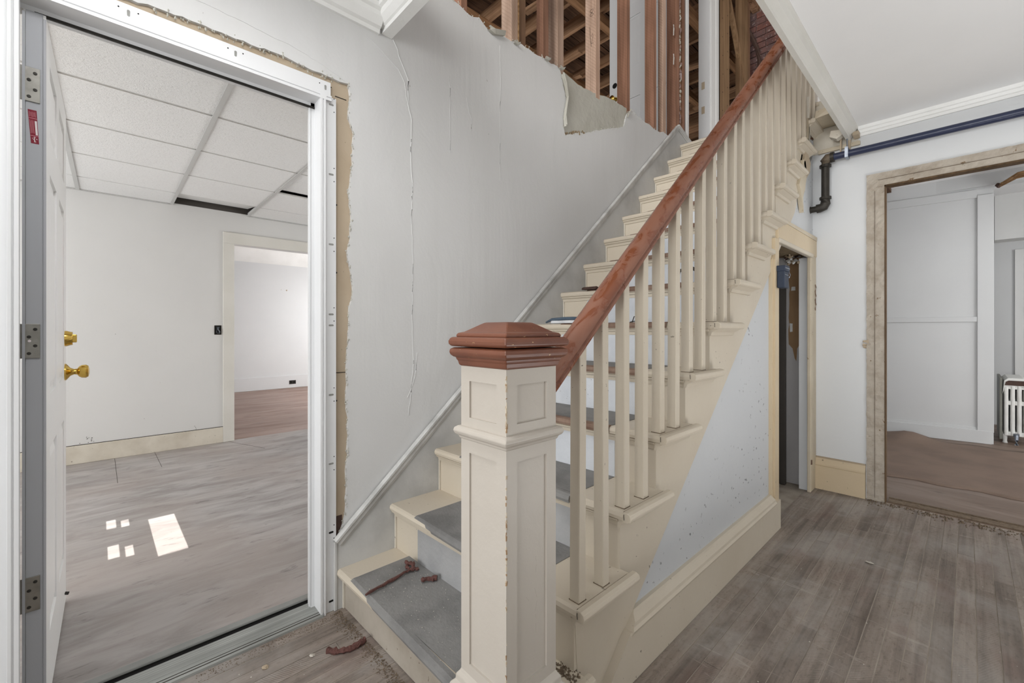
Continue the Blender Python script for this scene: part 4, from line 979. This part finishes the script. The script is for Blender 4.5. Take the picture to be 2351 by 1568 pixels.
# rag and scraps lying on the steps
def rag():
    e = empty('cleaning_rag', (-1.45, 1.80, hh(6)))
    h = hh(6)+.0035
    mb = MB(); pts = [(-1.600+.045*i, 1.815+.012*math.sin(i*1.7)) for i in range(6)]
    mb.ring([[(x, y-.018, h), (x, y+.03, h), (x, y+.028, h+.014), (x, y-.014, h+.016)] for x, y in pts])
    mb.build('pale_fold', 'ragw', e, bevel=.004)
    mb = MB(); mb.tube([(-1.64, 1.805, h+.006), (-1.60, 1.81, h+.022), (-1.53, 1.825, h+.026), (-1.46, 1.82, h+.026), (-1.40, 1.815, h+.024), (-1.37, 1.81, h+.010)], .008, 8, [.005, .008, .009, .009, .008, .005]).build('blue_strap', 'rag', e, smooth=True)
    tag(e, 'crumpled blue and white rag lying on a step behind the newel cap', 'rag')
rag()
sp = MB().prism([(1.990, hh(7)+.003), (1.994, hh(7)+.014), (2.005, hh(7)+.020), (2.022, hh(7)+.016), (2.03, hh(7)+.003)], 'x', -1.535, -1.435).build('scrap_of_bark', 'darkbrown', bevel=.004)
sp.name = 'nosing_scrap'; tag(sp, 'curled dark brown scrap lying on a step edge above the blue rag', 'scrap')
cu = MB().tube([(-1.02, 2.10, hh(7)+.014), (-1.0, 2.10, hh(7)+.07), (-.95, 2.11, hh(7)+.085), (-.91, 2.11, hh(7)+.06), (-.90, 2.11, hh(7)+.014)], .009, 8).build('bent_strap', 'darkgrey', smooth=True)
tag(cu, 'dark bent strap standing on a step behind the balusters', 'strap')
wi = MB().tube([(-1.10, 1.82, hh(6)+.004), (-1.09, 1.82, hh(6)+.03), (-1.06, 1.815, hh(6)+.032), (-1.055, 1.81, hh(6)+.012), (-1.10, 1.80, hh(6)+.004)], .0022, 6).build('wire_loop', 'steeldark', smooth=True)
tag(wi, 'thin dark wire loop on a step between the second and third balusters', 'wire')
# red-brown carpet yarn
def yarn(name, pts, label, rs=.007):
    p2 = []
    for a, b in zip(pts[:-1], pts[1:]):
        for i in range(4): t = i/4; p2.append(tuple(a[j]+(b[j]-a[j])*t+R.uniform(-.0025, .0025) for j in range(3)))
    p2.append(pts[-1])
    o = MB().tube(p2, rs, 7, [rs*R.uniform(.6, 1.25) for _ in p2]).build(name, 'yarn', smooth=True, jit=.0012)
    tag(o, label, 'yarn', 'red-brown carpet yarn scraps')
z1_ = hh(1)+.0140
yarn('carpet_yarn', [(-1.452, .655, z1_), (-1.462, .73, z1_), (-1.475, .80, z1_), (-1.485, .85, z1_), (-1.47, .88, z1_)], 'long red-brown yarn strand lying across the lowest tread', .0055)
yarn('carpet_yarn', [(-1.53, .880, z1_), (-1.51, .850, z1_), (-1.485, .850, z1_), (-1.475, .862, z1_+.004), (-1.50, .874, z1_+.008), (-1.525, .858, z1_+.006), (-1.545, .868, z1_)], 'tangled red-brown yarn clump in the corner of the lowest tread', .0065)
yarn('carpet_yarn', [(-1.365, .895, z1_), (-1.38, .87, z1_), (-1.392, .845, z1_)], 'short red-brown yarn scrap right of the clump on the lowest tread', .009)
yarn('carpet_yarn', [(-1.50, .545, .008), (-1.47, .565, .008), (-1.455, .60, .009), (-1.452, .635, .010), (-1.458, .66, .011)], 'red-brown yarn piece lying on the hall floor against the lowest riser', .010)
yarn('carpet_yarn', [(-1.50, 1.12, hh(2)+.008), (-1.48, 1.11, hh(2)+.01), (-1.46, 1.10, hh(2)+.008)], 'red-brown yarn tuft on the second tread beside the newel', .009)
# crumbs and dirt, too fine to count
def crumbs(name, n, fn, rmin, rmax, mat, label):
    mb = MB()
    for _ in range(n):
        x, y, z = fn(); r = R.uniform(rmin, rmax); b = len(mb.v)
        for p in ((r, 0, 0), (-r*.8, r*.3, 0), (0, r, 0), (.1*r, -r, 0), (0, 0, r*.8), (0, 0, -r*.1)): mb.v.append((x+p[0]*R.uniform(.6, 1.2), y+p[1]*R.uniform(.6, 1.2), z+p[2]))
        mb.f += [(b, b+2, b+4), (b+2, b+1, b+4), (b+1, b+3, b+4), (b+3, b, b+4), (b, b+5, b+2), (b+2, b+5, b+1), (b+1, b+5, b+3), (b+3, b+5, b)]
    o = mb.build(name, mat); tag(o, label, 'debris', kind='stuff')
crumbs('floor_dirt', 1500, lambda: (lambda t: (-1.69+.85*t, .662+.02*t-abs(R.gauss(0, .022)), .001))(R.random()), .0009, .0034, 'dirt', 'brown dirt and plaster grit swept against the lowest riser')
crumbs('sill_grit', 350, lambda: (-1.685+abs(R.gauss(0, .02)), R.uniform(.2, .66), .001), .0008, .0025, 'dirt', 'fine grit along the outer edge of the grey door sill')
crumbs('plaster_crumbs', 220, lambda: R.choice([(R.uniform(-1.6, -.85), R.uniform(-.1, .55), .001), (R.uniform(-.62, .4), R.uniform(-.1, 3.3), .001)]), .001, .0035, 'crumb', 'tiny pale plaster crumbs scattered over the hall floorboards')
crumbs('threshold_rubble', 420, lambda: (R.uniform(-.46, .5), 3.60-abs(R.gauss(0, .05)), .001), .002, .009, 'dirt', 'plaster rubble along the foot of the stripped doorway')
crumbs('tread_dust', 110, lambda: (R.uniform(-1.55, -.95), R.uniform(.68, .9), hh(1)+.0042), .0008, .0025, 'crumb', 'pale specks of plaster dust over the lowest tread')
crumbs('newel_grit', 120, lambda: (R.uniform(-.80, -.72), .915+R.gauss(0, .012), hh(1)+.001), .0015, .006, 'dirt', 'grit gathered on the lowest tread behind the newel post')
chips = [((-1.52, .50, .001), 'white plaster chip on the hall floor beside the red-brown yarn', .010), ((-1.36, .30, .001), 'small white plaster chip near the bottom edge of the hall floor', .007), ((-1.57, .37, .001), 'tan paper scrap on the floor just off the door sill', .012), ((-.32, 2.62, .001), 'white plaster chip on the boards before the stripped doorway', .016)]
for (x, y, z), lab, r in chips:
    o = MB().lathe([(0, r*.6), (r*.15, r), (r*.3, r*.5)], (x, y, z), (0, .15, 1), 7).build('plaster_chip', 'tan' if 'tan' in lab else 'crumb', jit=r*.15); tag(o, lab, 'chip', 'chips on the hall floor')

# ---- blue pipe along the back wall
pp_ = empty('heating_pipe', (-.665, 3.56, 1.95))
MB().tube([(1.58, 3.556, 2.262), (-.628, 3.556, 2.268)], .0225, 14).build('pipe_run', 'navy', pp_, smooth=True)
MB().tube([(-.59, 3.556, 2.268), (-.645, 3.556, 2.268)], .018, 12).build('threaded_end', 'iron', pp_, smooth=True)
MB().tube([(-.625, 3.556, 2.268), (-.655, 3.556, 2.266), (-.668, 3.556, 2.25), (-.669, 3.556, 2.222)], .030, 12, [.032, .033, .032, .031]).build('upper_elbow', paint('rusty_elbow', (112, 100, 84), (84, 74, 60), .7, .7, 20, bump=.5), pp_, smooth=True)
MB().lathe([(-.01, .034), (.01, .034)], (-.630, 3.556, 2.268), (1, 0, 0), 14).build('elbow_collar', 'iron', pp_)
MB().lathe([(-.008, .034), (.008, .034)], (-.669, 3.556, 2.218), (0, 0, 1), 14).build('elbow_collar', 'iron', pp_)
MB().tube([(-.669, 3.556, 2.222), (-.669, 3.556, 1.985)], .0235, 14).build('pipe_drop', 'iron', pp_, smooth=True)
MB().tube([(-.669, 3.556, 2.005), (-.669, 3.556, 1.965), (-.678, 3.556, 1.945), (-.70, 3.556, 1.938), (-.718, 3.556, 1.937)], .030, 12).build('lower_elbow', 'iron', pp_, smooth=True)
MB().lathe([(-.008, .034), (.008, .034)], (-.669, 3.556, 2.0), (0, 0, 1), 14).build('elbow_collar', 'iron', pp_)
MB().tube([(-.71, 3.556, 1.937), (-.752, 3.556, 1.936)], .021, 12).build('stub', 'iron', pp_, smooth=True)
MB().lathe([(0, .024), (.006, .026)], (-.752, 3.556, 1.936), (-1, 0, 0), 14).build('stub_lip', 'iron', pp_)
tag(pp_, 'dark blue heating pipe along the back wall dropping in black iron', 'pipe')
hg = empty('pipe_hanger', (-.551, 3.55, 2.24))
MB().tube([(-.551, 3.556, 2.30), (-.551, 3.556, 2.37)], .004, 8).build('hanger_rod', 'galv', hg)
MB().lathe([(0, .010), (.02, .010)], (-.551, 3.556, 2.368), (0, 0, 1), 8).build('rod_nut', 'galv', hg)
B(-.560, -.542, 3.528, 3.532, 2.245, 2.305).build('strap', 'galv', hg); B(-.560, -.542, 3.580, 3.584, 2.245, 2.305).build('strap', 'galv', hg); B(-.560, -.542, 3.528, 3.584, 2.240, 2.245).build('strap', 'galv', hg); B(-.558, -.544, 3.528, 3.584, 2.303, 2.308).build('strap', 'galv', hg)
tag(hg, 'galvanised pipe hanger holding the blue pipe under the ceiling trim', 'hanger')
